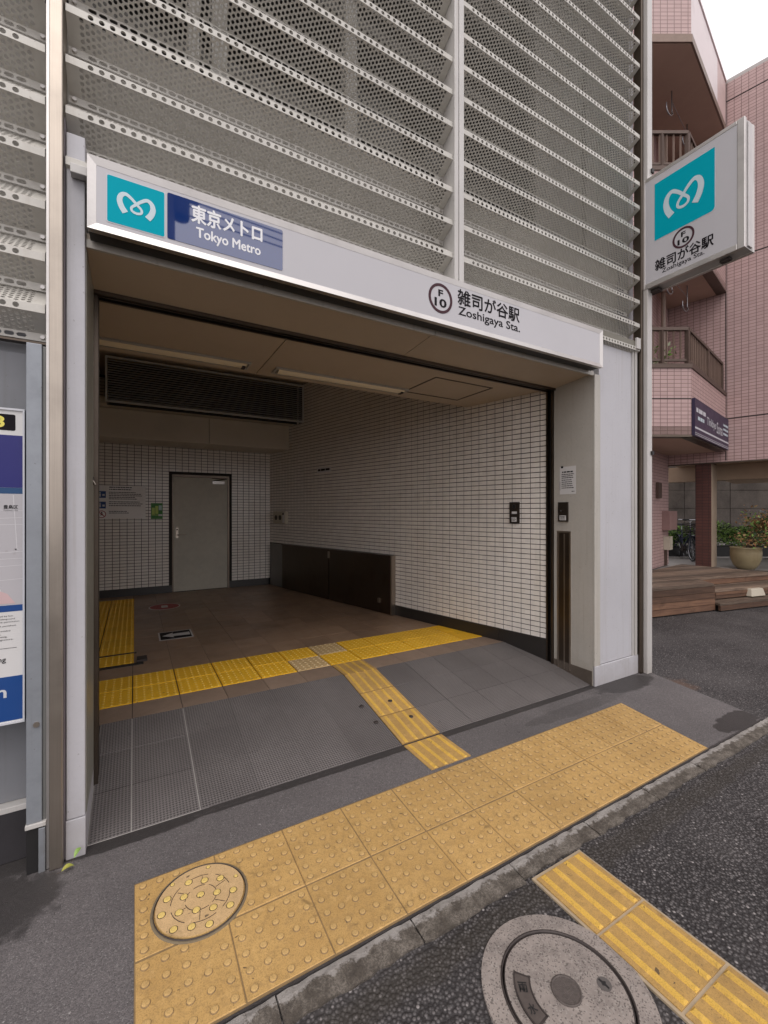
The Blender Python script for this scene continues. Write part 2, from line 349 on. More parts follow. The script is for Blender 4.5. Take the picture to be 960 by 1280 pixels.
# ------------------------------------------------------------------ mesh helper
class MB:
    def __init__(s): s.v = []; s.f = []; s.mi = []; s.ms = []; s.sm = []
    def slot(s, m):
        if m not in s.ms: s.ms.append(m)
        return s.ms.index(m)
    def face(s, pts, m, smooth=False):
        k = len(s.v); s.v += [tuple(p) for p in pts]; s.f.append(tuple(range(k, k + len(pts)))); s.mi.append(s.slot(m)); s.sm.append(smooth)
    def raw(s, vs, fs, m, smooth=False):
        k = len(s.v); s.v += [tuple(p) for p in vs]; i = s.slot(m)
        for f in fs: s.f.append(tuple(k + a for a in f)); s.mi.append(i); s.sm.append(smooth)
    def box(s, x0, x1, y0, y1, z0, z1, m):
        v = [(x, y, z) for z in (z0, z1) for y in (y0, y1) for x in (x0, x1)]
        s.raw(v, [(0, 2, 3, 1), (4, 5, 7, 6), (0, 1, 5, 4), (2, 6, 7, 3), (0, 4, 6, 2), (1, 3, 7, 5)], m); return s
    def hexa(s, a, m):           # eight corners, bottom four then top four
        s.raw(a, [(3, 2, 1, 0), (4, 5, 6, 7), (0, 1, 5, 4), (1, 2, 6, 5), (2, 3, 7, 6), (3, 0, 4, 7)], m); return s
    def prism(s, poly, z0, z1, m, mtop=None):
        n = len(poly)
        a = sum(poly[i][0] * poly[(i + 1) % n][1] - poly[(i + 1) % n][0] * poly[i][1] for i in range(n))
        if a < 0: poly = poly[::-1]
        lo = [(p[0], p[1], z0) for p in poly]; hi = [(p[0], p[1], z1) for p in poly]
        s.face(hi, mtop or m); s.face(lo[::-1], m)
        for i in range(n):
            j = (i + 1) % n; s.face([lo[i], lo[j], hi[j], hi[i]], m)
        return s
    def tube(s, p0, p1, r0, m, r1=None, n=10, caps=True, smooth=True):
        r1 = r0 if r1 is None else r1
        p0 = Vector(p0); p1 = Vector(p1); d = (p1 - p0).normalized()
        a = d.orthogonal().normalized(); b = d.cross(a)
        ring = [(math.cos(2 * math.pi * i / n), math.sin(2 * math.pi * i / n)) for i in range(n)]
        v = [p0 + (a * c + b * q) * r0 for c, q in ring] + [p1 + (a * c + b * q) * r1 for c, q in ring]
        f = [(i, (i + 1) % n, n + (i + 1) % n, n + i) for i in range(n)]
        s.raw(v, f, m, smooth)
        if caps: s.face(v[:n][::-1], m); s.face(v[n:], m)
        return s
    def path(s, pts, r, m, n=8):
        for a, b in zip(pts, pts[1:]): s.tube(a, b, r, m, n=n)
        return s
    def lathe(s, c, prof, m, n=32, smooth=True):
        v = []
        for r, z in prof:
            for i in range(n):
                t = 2 * math.pi * i / n; v.append((c[0] + r * math.cos(t), c[1] + r * math.sin(t), c[2] + z))
        f = []
        for k in range(len(prof) - 1):
            for i in range(n):
                j = (i + 1) % n; f.append((k * n + i, k * n + j, (k + 1) * n + j, (k + 1) * n + i))
        s.raw(v, f, m, smooth); return s
    def torus(s, c, ax, Rr, r, m, n=28, k=8):
        ax = Vector(ax).normalized(); a = ax.orthogonal().normalized(); b = ax.cross(a); c = Vector(c); v = []; f = []
        for i in range(n):
            t = 2 * math.pi * i / n; d = a * math.cos(t) + b * math.sin(t)
            for j in range(k):
                q = 2 * math.pi * j / k; v.append(c + d * (Rr + r * math.cos(q)) + ax * r * math.sin(q))
        for i in range(n):
            for j in range(k):
                f.append((i * k + j, ((i + 1) % n) * k + j, ((i + 1) % n) * k + (j + 1) % k, i * k + (j + 1) % k))
        s.raw(v, f, m, True); return s
    def leaf(s, p, d, size, m, wid=.5):
        d = Vector(d).normalized(); a = d.orthogonal().normalized()
        a = Matrix.Rotation(random.uniform(0, 6.28), 3, d) @ a; p = Vector(p)
        s.raw([p, p + d * size * .5 + a * size * wid * .5, p + d * size, p + d * size * .5 - a * size * wid * .5], [(0, 1, 2, 3)], m)
    def mesh(s, name, off=(0, 0, 0)):
        me = bpy.data.meshes.new(name)
        me.from_pydata([(v[0] - off[0], v[1] - off[1], v[2] - off[2]) for v in s.v], [], s.f)
        for m in s.ms: me.materials.append(m)
        me.polygons.foreach_set('material_index', s.mi); me.polygons.foreach_set('use_smooth', s.sm)
        me.update(); return me
    def build(s, name, parent=None, bevel=0, seg=2):
        off = (0, 0, 0)
        if parent is not None: off = WL[parent.name]
        ob = bpy.data.objects.new(name, s.mesh(name, off)); COL.objects.link(ob)
        if parent is not None: ob.parent = parent
        WL[ob.name] = off
        if bevel: bev(ob, bevel, seg)
        return ob
WL = {}
def bev(o, wd, seg=2):
    b = o.modifiers.new('bevel', 'BEVEL'); b.width = wd; b.segments = seg; b.limit_method = 'ANGLE'; b.angle_limit = R(40)
    return o
def empty(name, loc, label=None, cat=None, group=None, kind=None):
    o = bpy.data.objects.new(name, None); o.empty_display_size = .1; COL.objects.link(o); o.location = loc
    WL[o.name] = tuple(loc); tag(o, label, cat, group, kind); return o
def tag(o, label=None, cat=None, group=None, kind=None):
    if label: o['label'] = label
    if cat: o['category'] = cat
    if group: o['group'] = group
    if kind: o['kind'] = kind
    return o
def put(name, mesh, loc, parent=None, rot=None):      # object at a world place sharing mesh data
    o = bpy.data.objects.new(name, mesh); COL.objects.link(o)
    off = WL[parent.name] if parent is not None else (0, 0, 0)
    if parent is not None: o.parent = parent
    o.location = (loc[0] - off[0], loc[1] - off[1], loc[2] - off[2])
    if rot: o.rotation_euler = rot
    WL[o.name] = tuple(loc); return o
def struct(o): o['kind'] = 'structure'; return o
def B(name, parent, x0, x1, y0, y1, z0, z1, m, bevel=0):
    return MB().box(x0, x1, y0, y1, z0, z1, m).build(name, parent, bevel)

class Fr:                                              # a plane to draw on: x right, y up, z towards the viewer
    def __init__(s, o, r, u=(0, 0, 1)):
        s.o = Vector(o); s.r = Vector(r).normalized(); s.u = Vector(u).normalized(); s.n = s.r.cross(s.u)
    def P(s, x, y, z=0): return s.o + s.r * x + s.u * y + s.n * z
    def slab(s, mb, pts, z0, z1, m):
        n = len(pts); a = sum(pts[i][0] * pts[(i + 1) % n][1] - pts[(i + 1) % n][0] * pts[i][1] for i in range(n))
        if a < 0: pts = pts[::-1]
        hi = [s.P(x, y, z1) for x, y in pts]; lo = [s.P(x, y, z0) for x, y in pts]
        mb.face(hi, m); mb.face(lo[::-1], m)
        for i in range(n):
            j = (i + 1) % n; mb.face([lo[i], lo[j], hi[j], hi[i]], m)
        return mb
    def rect(s, mb, x0, x1, y0, y1, z0, z1, m): return s.slab(mb, [(x0, y0), (x1, y0), (x1, y1), (x0, y1)], z0, z1, m)
    def ring(s, mb, cx, cy, r0, r1, z0, z1, m, n=40, a0=0, a1=360):
        full = abs(a1 - a0) >= 360
        for i in range(n):
            t0 = R(a0 + (a1 - a0) * i / n); t1 = R(a0 + (a1 - a0) * (i + 1) / n)
            q = [(cx + r * math.cos(t), cy + r * math.sin(t)) for r, t in ((r0, t0), (r1, t0), (r1, t1), (r0, t1))]
            hi = [s.P(x, y, z1) for x, y in q]; lo = [s.P(x, y, z0) for x, y in q]
            mb.face(hi, m); mb.face([lo[1], lo[2], hi[2], hi[1]], m); mb.face([lo[3], lo[0], hi[0], hi[3]], m)
    def disc(s, mb, cx, cy, r, z0, z1, m, n=32):
        return s.slab(mb, [(cx + r * math.cos(2 * math.pi * i / n), cy + r * math.sin(2 * math.pi * i / n)) for i in range(n)], z0, z1, m)
    def rrect(s, mb, x0, x1, y0, y1, rad, z0, z1, m, corners=(1, 1, 1, 1)):
        pts = []
        for k, (cx, cy, a) in enumerate(((x1 - rad, y1 - rad, 0), (x0 + rad, y1 - rad, 90), (x0 + rad, y0 + rad, 180), (x1 - rad, y0 + rad, 270))):
            if corners[k]:
                for i in range(7): pts.append((cx + rad * math.cos(R(a + 15 * i)), cy + rad * math.sin(R(a + 15 * i))))
            else: pts.append([(x1, y1), (x0, y1), (x0, y0), (x1, y0)][k])
        return s.slab(mb, pts, z0, z1, m)
    def text(s, mb, body, x0, x1, y0, y1, z, m, weight=0.0, thick=.0012, shear=0, bold=0):
        cu = bpy.data.curves.new('t', 'FONT'); cu.body = body; cu.size = 1; cu.extrude = 0; cu.offset = weight; cu.resolution_u = 3; cu.shear = shear
        o = bpy.data.objects.new('t', cu); COL.objects.link(o)
        dg = bpy.context.evaluated_depsgraph_get()
        me = bpy.data.meshes.new_from_object(o.evaluated_get(dg))
        xs = [v.co.x for v in me.vertices]; ys = [v.co.y for v in me.vertices]
        if xs:
            ax, bx, ay, by = min(xs), max(xs), min(ys), max(ys)
            vs = [s.P(x0 + (v.co.x - ax) / (bx - ax) * (x1 - x0), y0 + (v.co.y - ay) / max(by - ay, 1e-6) * (y1 - y0), z) for v in me.vertices]
            fs = [tuple(p.vertices) for p in me.polygons]
            k = Vector((0, 0, 0))
            for k, (ax_, ay_) in enumerate([(0, 0)] + ([(bold, 0), (-bold, 0), (0, bold), (0, -bold)] if bold else [])):
                d = s.r * ax_ + s.u * ay_ + s.n * (.00012 * k); mb.raw([v + d for v in vs], fs, m)
        bpy.data.objects.remove(o); bpy.data.meshes.remove(me); bpy.data.curves.remove(cu)
        return mb
def ribbon(fr, mb, pts, wid, z, m, zc=.0004):
    n = len(pts)
    L = []
    for i in range(n):
        a = pts[max(i - 1, 0)]; b = pts[min(i + 1, n - 1)]
        dx, dy = b[0] - a[0], b[1] - a[1]; q = math.hypot(dx, dy) or 1; nx, ny = -dy / q, dx / q
        L.append(((pts[i][0] + nx * wid[i] / 2, pts[i][1] + ny * wid[i] / 2), (pts[i][0] - nx * wid[i] / 2, pts[i][1] - ny * wid[i] / 2)))
    for i in range(n - 1):
        zz = z + zc * i / n
        mb.face([fr.P(*L[i][0], zz), fr.P(*L[i][1], zz), fr.P(*L[i + 1][1], zz + zc / n), fr.P(*L[i + 1][0], zz + zc / n)], m)
def spline(ctrl, k=8):
    out = []
    n = len(ctrl)
    for i in range(n - 1):
        p = [ctrl[max(i - 1, 0)], ctrl[i], ctrl[i + 1], ctrl[min(i + 2, n - 1)]]
        for j in range(k):
            t = j / k
            out.append(tuple(.5 * (2 * p[1][d] + (-p[0][d] + p[2][d]) * t + (2 * p[0][d] - 5 * p[1][d] + 4 * p[2][d] - p[3][d]) * t * t + (-p[0][d] + 3 * p[1][d] - 3 * p[2][d] + p[3][d]) * t ** 3) for d in range(len(ctrl[0]))))
    out.append(tuple(ctrl[-1])); return out
def metro_mark(fr, mb, x0, x1, y0, y1, z, m):
    # looped, wing-like M drawn inside the square x0..x1, y0..y1
    W_, H_ = x1 - x0, y1 - y0; cx = x0 + W_ * .5
    half = [(-.195, .285, .130), (-.262, .40, .122), (-.292, .53, .112), (-.262, .645, .098), (-.185, .690, .082), (-.085, .625, .070), (.005, .53, .062), (.085, .44, .054), (.078, .365, .052)]
    full = half + [(0, .335, .058)] + [(-x, y, w_) for x, y, w_ in half[::-1]]
    sp = spline(full, 10)
    ribbon(fr, mb, [(cx + p[0] * W_, y0 + p[1] * H_) for p in sp], [p[2] * W_ * .86 for p in sp], z, m)
def lines(fr, mb, x0, x1, ytop, rows, dy, h, z, m, rag=.3):
    rs = random.Random(int(abs(x0 * 1000 + ytop * 777)))
    for i in range(rows):
        y = ytop - dy * i; x = x0; xe = x1 - (x1 - x0) * rag * rs.random()
        while x < xe:
            wd = min(rs.uniform(1.2, 4.0) * h, xe - x)
            if wd > h * .3: fr.rect(mb, x, x + wd, y - h, y, z - .0004, z, m)
            x += wd + h * .45

# ================================================================== GROUND
struct(B('road', None, -300, 300, -300, 300, -.5, -.017, ROADM))
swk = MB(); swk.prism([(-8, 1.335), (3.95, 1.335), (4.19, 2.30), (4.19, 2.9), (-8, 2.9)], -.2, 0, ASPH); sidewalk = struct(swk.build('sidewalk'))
# kerb stones, half a metre each
kerb = struct(B('kerb', None, -6, 9, 1.25, 1.334, -.3, -.03, SKIRTB))
for i in range(-10, 17):
    rs = random.Random(i + 40)
    x0 = -.12 + .503 * i; x1 = x0 + .498 + rs.uniform(-.004, .003); nx, ny = 14, 4
    yb, yf = 1.333, 1.247 + rs.uniform(-.008, .008)
    vs = []; fs = []
    for iy in range(ny + 1):
        for ix in range(nx + 1):
            x = x0 + (x1 - x0) * ix / nx; y = yf + (yb - yf) * iy / ny
            edge = (ix in (0, nx)) or (iy in (0, ny))
            z = .001 + rs.uniform(-.002, .002) - (.001 + rs.random() * .006 if edge else 0) - .006 * (1 - iy / ny)
            y += rs.uniform(-.006, .006) if iy == 0 else (rs.uniform(-.002, .0005) if iy == ny else 0)
            vs.append((x, y, z))
    for iy in range(ny):
        for ix in range(nx):
            a = iy * (nx + 1) + ix; fs.append((a, a + 1, a + nx + 2, a + nx + 1))
    mb = MB(); mb.raw(vs, fs, KERB if 'KERB' in globals() else globals().setdefault('KERB', kerb_mat()), False)
    for ix in range(nx):
        a, b = vs[ix], vs[ix + 1]; mb.face([(a[0], a[1], -.1), (b[0], b[1], -.1), b, a], KERB)
        a, b = vs[ny * (nx + 1) + ix], vs[ny * (nx + 1) + ix + 1]; mb.face([a, b, (b[0], b[1], -.1), (a[0], a[1], -.1)], KERB)
    for iy in range(ny):
        a, b = vs[iy * (nx + 1)], vs[(iy + 1) * (nx + 1)]; mb.face([a, b, (b[0], b[1], -.1), (a[0], a[1], -.1)], KERB)
        a, b = vs[iy * (nx + 1) + nx], vs[(iy + 1) * (nx + 1) + nx]; mb.face([b, a, (a[0], a[1], -.1), (b[0], b[1], -.1)], KERB)
    mb.build('kerb_stone', kerb)

def dot(mb, x, y, z, r, h, m, n=12, ms=None):
    mb.lathe((x, y, z), [(r * 1.14, .0002), (r, .0003), (r * .94, h * .7)] if ms else [(r, 0), (r * .94, h * .7)], ms or m, n)
    mb.lathe((x, y, z), [(r * .94, h * .7), (r * .62, h)], m, n)
    mb.face([(x + r * .62 * math.cos(6.2832 * i / n), y + r * .62 * math.sin(6.2832 * i / n), z + h) for i in range(n)], m)
def block(wx, wy, nx, ny, hz, r, h, mb_, md, skip=None, at=(0, 0)):
    mb = MB(); g = .0017 if hz > .005 else .0036
    b = .003
    x0, x1, y0, y1 = g, wx - g, g, wy - g
    lo = [(x0, y0, -.05), (x1, y0, -.05), (x1, y1, -.05), (x0, y1, -.05)]
    mid = [(p[0], p[1], hz - b) for p in lo]; top = [(x0 + b, y0 + b, hz), (x1 - b, y0 + b, hz), (x1 - b, y1 - b, hz), (x0 + b, y1 - b, hz)]
    for i in range(4):
        j = (i + 1) % 4; mb.face([lo[i], lo[j], mid[j], mid[i]], mb_); mb.face([mid[i], mid[j], top[j], top[i]], mb_)
    mb.face(top, mb_)
    for i in range(nx):
        for j in range(ny):
            x = wx * (i + .5) / nx; y = wy * (j + .5) / ny
            if skip and skip(x + at[0], y + at[1]): continue
            dot(mb, x, y, hz, r, h, md, 12, TACTS if md is TACTD else None)
    return mb
# ochre paving in front of the entrance: 11 x 2 blocks
def shear(x, y): return x - .23 * max(x, 0) ** 1.6 / 3.3 ** 1.6 * (2.0 - y)
_pb = MB(); _pb.prism([(shear(3.302 * i / 12, 1.343) - (.002 if i == 0 else 0), 1.343) for i in range(13)] + [(3.302 * i / 12, 2.004) for i in range(12, -1, -1)], -.05, .003, SANDJ)
joint = struct(_pb.build('paving_bed'))
MHY = (.2226, 1.7965)
inring = lambda x, y: math.hypot(x - MHY[0], y - MHY[1]) < .184
mA = block(.3, .345, 5, 6, .006, .0125, .0045, TACT, TACTD).mesh('tactile_block_back'); mF = block(.3, .305, 5, 5, .006, .0125, .0045, TACT, TACTD).mesh('tactile_block_front')
for i in range(11):
    for j, (yy, me, dy, ny) in enumerate(((1.655, mA, .345, 6), (1.347, mF, .305, 5))):
        bk = block(.3, dy, 5, ny, .006, .0125, .0042, TACT, TACTD, inring if i < 2 else None, (i * .3, yy))
        bk.v = [(shear(v[0] + i * .3, v[1] + yy) - i * .3, v[1], v[2] + .0006 * math.sin(i * 2.1 + j) * (v[0] - .15) / .15 + .0005 * math.cos(i * 3.7 + j * 2) * (v[1] - .15) / .15) for v in bk.v]
        o = put('tactile_block', bk.mesh('tactile_block'), (i * .3, yy, random.uniform(-.001, .001)), sidewalk)
# yellow manhole lid
mh = empty('tactile_manhole', (MHY[0], MHY[1], 0), 'round yellow manhole lid with raised dots set in the ochre paving', 'manhole')
c = (MHY[0], MHY[1], 0)
MB().lathe(c, [(.174, .005), (.1725, .0080), (.165, .0083), (.163, .006)], M('collar_concrete', (.20, .155, .095), .85, 0, .5, 12), 48).build('collar', mh)
MB().lathe(c, [(.1650, .004), (.1640, .0115), (.1622, .0115), (.1612, .0045), (.156, .0045)], IRON, 48).build('rim', mh)
lid = MB(); lid.lathe(c, [(.1580, .004), (.1578, .0125), (.1565, .0145)], TACTD, 48)
lid.face([(c[0] + .1565 * math.cos(6.28318 * i / 48), c[1] + .1565 * math.sin(6.28318 * i / 48), .0145) for i in range(48)], tactile('lid_yellow', (.66, .445, .22), (.58, .39, .19), (.40, .27, .135), .45))
fr = Fr(c, (1, 0, 0), (0, 1, 0))
for rr in (.055, .105):
    for a0 in range(0, 360, 60): fr.ring(lid, 0, 0, rr, rr + .0022, .0143, .0152, IRON, 8, a0 + 8, a0 + 52)
for a0 in range(0, 360, 60):
    p = (math.cos(R(a0 + 20)), math.sin(R(a0 + 20)))
    q = (-p[1] * .001, p[0] * .001)
    fr.slab(lid, [(p[0] * .06 + q[0], p[1] * .06 + q[1]), (p[0] * .1 + q[0], p[1] * .1 + q[1]), (p[0] * .1 - q[0], p[1] * .1 - q[1]), (p[0] * .06 - q[0], p[1] * .06 - q[1])], .0143, .0152, IRON)
lidob = lid.build('lid', mh)
dd = MB(); ca, sa = math.cos(R(-20)), math.sin(R(-20))
for i in range(-3, 4):
    for j in range(-3, 4):
        x, y = i * .0605, j * .066
        x, y = x * ca - y * sa, x * sa + y * ca + .012
        if math.hypot(x, y) < .149:
            fr.ring(dd, x, y, *((.0125, .0150) if math.hypot(x, y) < .14 else (.007, .0088)), .0140, .0149, IRON, 16); dot(dd, c[0] + x, c[1] + y, 0.0145, .0130 if math.hypot(x, y) < .14 else .0075, .003, YLID if 'YLID' in globals() else globals().setdefault('YLID', tactile('lid_dot', (.74, .54, .17), (.68, .49, .15), (.52, .37, .14), .2)))
dd.build('lid_dots', lidob)['kind'] = 'stuff'

# guide bars crossing the road
rg = struct(B('guide_strip_bed', None, 1.417, 1.722, -3.0, 1.236, -.03, -.009, M('strip_edge', (.42, .33, .22), .7, 0, .5, 12)))
def guide_block(wx, wy, nb, rh, g=.002):
    mb = MB(); mb.box(g, wx - g, g, wy - g, -.04, 0, GUIDE)
    for i in range(nb):
        x = wx * (i + .5) / nb; a = .0125; t = .0065; y0, y1 = .004, wy - .004
        lo = [(x - a, y0, 0), (x + a, y0, 0), (x + a, y1, 0), (x - a, y1, 0)]; hi = [(x - t, y0 + .006, rh), (x + t, y0 + .006, rh), (x + t, y1 - .006, rh), (x - t, y1 - .006, rh)]
        mb.face(hi, GUIDER)
        for k in range(4): mb.face([lo[k], lo[(k + 1) % 4], hi[(k + 1) % 4], hi[k]], GUIDER)
    return mb
gm = guide_block(.285, .270, 4, .006).mesh('guide_block')
for k in range(14):
    put('guide_block', gm, (1.427, 1.230 - .2765 * (k + 1), -.005 + random.uniform(-.0008, .0008)), rg)

# granite manhole in the road
MC = (1.176, .889, -.013)
mr = empty('road_manhole', MC, 'large round concrete manhole cover with iron hub in the dark road', 'manhole')
GR = granite()
MB().lathe(MC, [(.262, -.01), (.261, .0045), (.2, .006), (.199, -.01)], GR, 72, False).build('surround', mr)
MB().lathe(MC, [(.2, -.01), (.2, .008), (.1945, .008), (.1945, -.004), (.190, -.004), (.190, .0065), (.1865, .0065)], IRON, 64).build('rim', mr)
cv = MB(); cv.lathe(MC, [(.1865, .0), (.186, .006), (.05, .007), (.0, .007)], GR, 64, False); cover = cv.build('cover', mr)
fr = Fr(MC, (1, 0, 0), (0, 1, 0))
HUBM = M('iron_hub', (.12, .10, .09), .55, .3, .6, 60, bump=(260, .8, .003))
hub = MB(); hub.lathe(MC, [(.046, .007), (.046, .0115), (.041, .0115), (.040, .0095)], HUBM, 32)
fr.disc(hub, 0, 0, .0402, .0085, .0097, HUBM); hub.build('hub', cover)
pl = MB(); fr.ring(pl, 0, 0, .108, .160, .0, .0085, IRON, 14, 128, 190)
fr.ring(pl, 0, 0, .112, .156, .0082, .0092, M('iron_plate_face', (.11, .09, .08), .6, .3, .5, 30), 14, 131, 187)
fr.ring(pl, 0, 0, .108, .112, .008, .0112, IRON, 14, 128, 190); fr.ring(pl, 0, 0, .156, .160, .008, .0112, IRON, 14, 128, 190)
for ang, ch in ((146, '雨'), (172, '水')):
    rr_ = .134; d = (math.cos(R(ang)), math.sin(R(ang))); fl = Fr((MC[0] + d[0] * rr_, MC[1] + d[1] * rr_, MC[2]), (-d[0], -d[1], 0), (-d[1], d[0], 0))
    fl = Fr((MC[0] + d[0] * rr_, MC[1] + d[1] * rr_, MC[2]), (-d[0], -d[1], 0), (d[1], -d[0], 0))
    fl.text(pl, ch, -.014, .014, -.015, .015, .0099, BLACK, .02)
pl.build('name_plate', cover)
kh = MB(); fr.disc(kh, .122, -.047, .022, .005, .0078, M('keyhole_mortar', (.10, .088, .082), .8), 24)
fr.slab(kh, [(.122 + (x - .105) * 1.25, -.047 + (y - .048) * 1.0) for x, y in ((.103, .030), (.108, .032), (.108, .044), (.113, .05), (.107, .056), (.106, .066), (.101, .066), (.101, .054), (.098, .048), (.103, .042))], .007, .0084, BLACK)
kh.build('key_hole', cover)

# ================================================================== STATION BUILDING
ST = empty('station_building', (1.9, 2.4, 0), 'metro station entrance building with perforated metal louvre facade above a wide opening', 'building')
YF = 2.28
# ---- floor, ramp
FZ = .16
D = Vector((-.2297, .9732, 0)); RW0 = Vector((3.42, 2.80, 0)); RWL = 5.37
floor = MB(); floor.prism([(-2.0, 3.25), (3.36, 3.25), (2.19, 8.1), (-2.0, 8.1)], -.2, FZ - .006, GROUTD); floor = struct(floor.build('station_floor'))
def wallx(y): return 3.42 + (y - 2.80) * D.x / D.y - .002
def clipx(poly, a, b):      # keep points left of the wall plane
    out = []
    f = lambda p: a + b * p[1] - p[0]
    for i in range(len(poly)):
        p, q = poly[i], poly[(i + 1) % len(poly)]
        fp, fq = f(p), f(q)
        if fp >= 0: out.append(p)
        if fp * fq < 0:
            t = fp / (fp - fq); out.append((p[0] + (q[0] - p[0]) * t, p[1] + (q[1] - p[1]) * t))
    return out
WA = 3.42 - 2.80 * D.x / D.y - .004; WB = D.x / D.y
tm = MB().box(.0018, .2982, .0018, .2982, -.006, 0, FLOORT).mesh('floor_tile')
for i in range(-6, 12):
    for j in range(0, 13):
        x = -.012 + .3 * i; y = 4.09 + .3 * j
        if x + .3 > wallx(y + .3) or (i < 0 and i >= -2 and 4.3 < y + .15 < 7.7):
            if x + .3 > wallx(y + .3):
                p = clipx([(x + .002, y + .002), (x + .298, y + .002), (x + .298, y + .298), (x + .002, y + .298)], WA, WB)
                if len(p) > 2: MB().prism(p, FZ - .006, FZ, FLOORT).build('floor_tile', floor)
            continue
        put('floor_tile', tm, (x, y, FZ + random.uniform(-.0004, .0004)), floor)
# yellow warning row inside, 2 rows
tyb = block(.3, .29, 6, 6, .004, .0085, .003, TACTB, TACTBD).mesh('warning_block_beige')
ty = block(.3, .29, 6, 6, .004, .0085, .0028, TACTIN, TACTIND).mesh('warning_block')
for i in range(-3, 12):
    for j in range(2):
        x, y = -.012 + .3 * i, 3.50 + .295 * j
        if x + .3 > wallx(y + .3):
            p = clipx([(x + .002, y + .002), (x + .298, y + .002), (x + .298, y + .29), (x + .002, y + .29)], WA, WB)
            if len(p) > 2: MB().prism(p, FZ - .006, FZ + .004, TACTIN).build('warning_block', floor)
            continue
        wb_ = put('warning_block', tyb if (i, j) in ((4, 0), (5, 1)) else ty, (x, y, FZ + random.uniform(-.0006, .0006)), floor)
        if (i, j) in ((4, 0), (5, 1)): wb_['label'] = 'faded beige warning block'
ty2 = block(.29, .3, 6, 6, .006, .0085, .0032, TACTIN, TACTIND).mesh('strip_block')
for i in range(2):
    for j in range(11):
        put('warning_block', ty2, (-.302 - .295 * i + .01, 4.42 + .297 * j, FZ), floor)
for i in range(-3, 12):
    p = clipx([(-.010 + .3 * i, 3.252), (.286 + .3 * i, 3.252), (.286 + .3 * i, 3.496), (-.010 + .3 * i, 3.496)], WA, WB)
    if i == 5: continue
    if len(p) > 2: MB().prism(p, FZ - .006, FZ, STONE).build('border_slab', floor)
rs_ = FZ / (3.25 - 2.345); ang = math.atan(rs_)
def rz(y): return .004 + (y - 2.345) * rs_ * .975
def ramp_prism(x0, x1, y0, y1, zo, m): return MB().hexa([(x0, y0, -.1), (x1, y0, -.1), (x1, y1, -.1), (x0, y1, -.1), (x0, y0, rz(y0) + zo), (x1, y0, rz(y0) + zo), (x1, y1, rz(y1) + zo), (x0, y1, rz(y1) + zo)], m)
rb = ramp_prism(-.185, .33, 2.345, 3.25, -.004, GROUTL); rb2 = ramp_prism(.33, 3.42, 2.345, 3.25, -.004, GROUTD)
rb.raw(rb2.v, rb2.f, GROUTD); ramp = struct(rb.build('ramp'))
B('ramp_edge', ramp, -.185, 3.42, 2.318, 2.3445, -.05, -.006, BLACK)
ylines = [2.3455, 2.648, 2.951, 3.25]
for i in range(-1, 12):
    x0 = -.012 + .3 * i; x1 = x0 + .3
    if i == 5: continue
    x0 = max(x0, -.184); x1 = min(x1, 3.419)
    for j in range(3):
        g = .003 if i < 1 else (.0006 if i < 5 else .0016)
        gr = .003 if i in (-1, 0, 1) else g
        ya, yb = ylines[j] + g, ylines[j + 1] - g
        mb = MB(); xa, xb = x0 + (g if i != 1 else .003), x1 - (.003 if i < 1 else g)
        mb.hexa([(xa, ya, rz(ya) - .02), (xb, ya, rz(ya) - .02), (xb, yb, rz(yb) - .02), (xa, yb, rz(yb) - .02), (xa, ya, rz(ya)), (xb, ya, rz(ya)), (xb, yb, rz(yb)), (xa, yb, rz(yb))], TREAD)
        mb.build('ramp_tile', ramp)
# yellow guide blocks up the ramp
gb = guide_block(.300, .300, 4, .005, .001).mesh('guide_block_in')
pl3 = [(2.031, 0.004, 0), (2.3455, None, 1), (2.648, None, 1), (2.950, None, 1), (3.222, FZ + .003, 0)]
for y, z, sl_ in pl3:
    o = put('guide_block', gb, (1.492, y, z if z is not None else rz(y) + .004), sidewalk if y < 2.3 else (ramp if sl_ else floor), (ang * .975, 0, 0) if sl_ else None)
    if y > 3.2: o.scale = (1, .9, 1)
for x, y in ((1.70, 2.56), (1.66, 2.78), (1.43, 2.80), (1.44, 2.60)):
    q = MB(); q.lathe((x, y, rz(y) + .004), [(.0, .0075), (.014, .007), (.017, .002)], IRON, 16); q.build('bolt_cap', ramp)

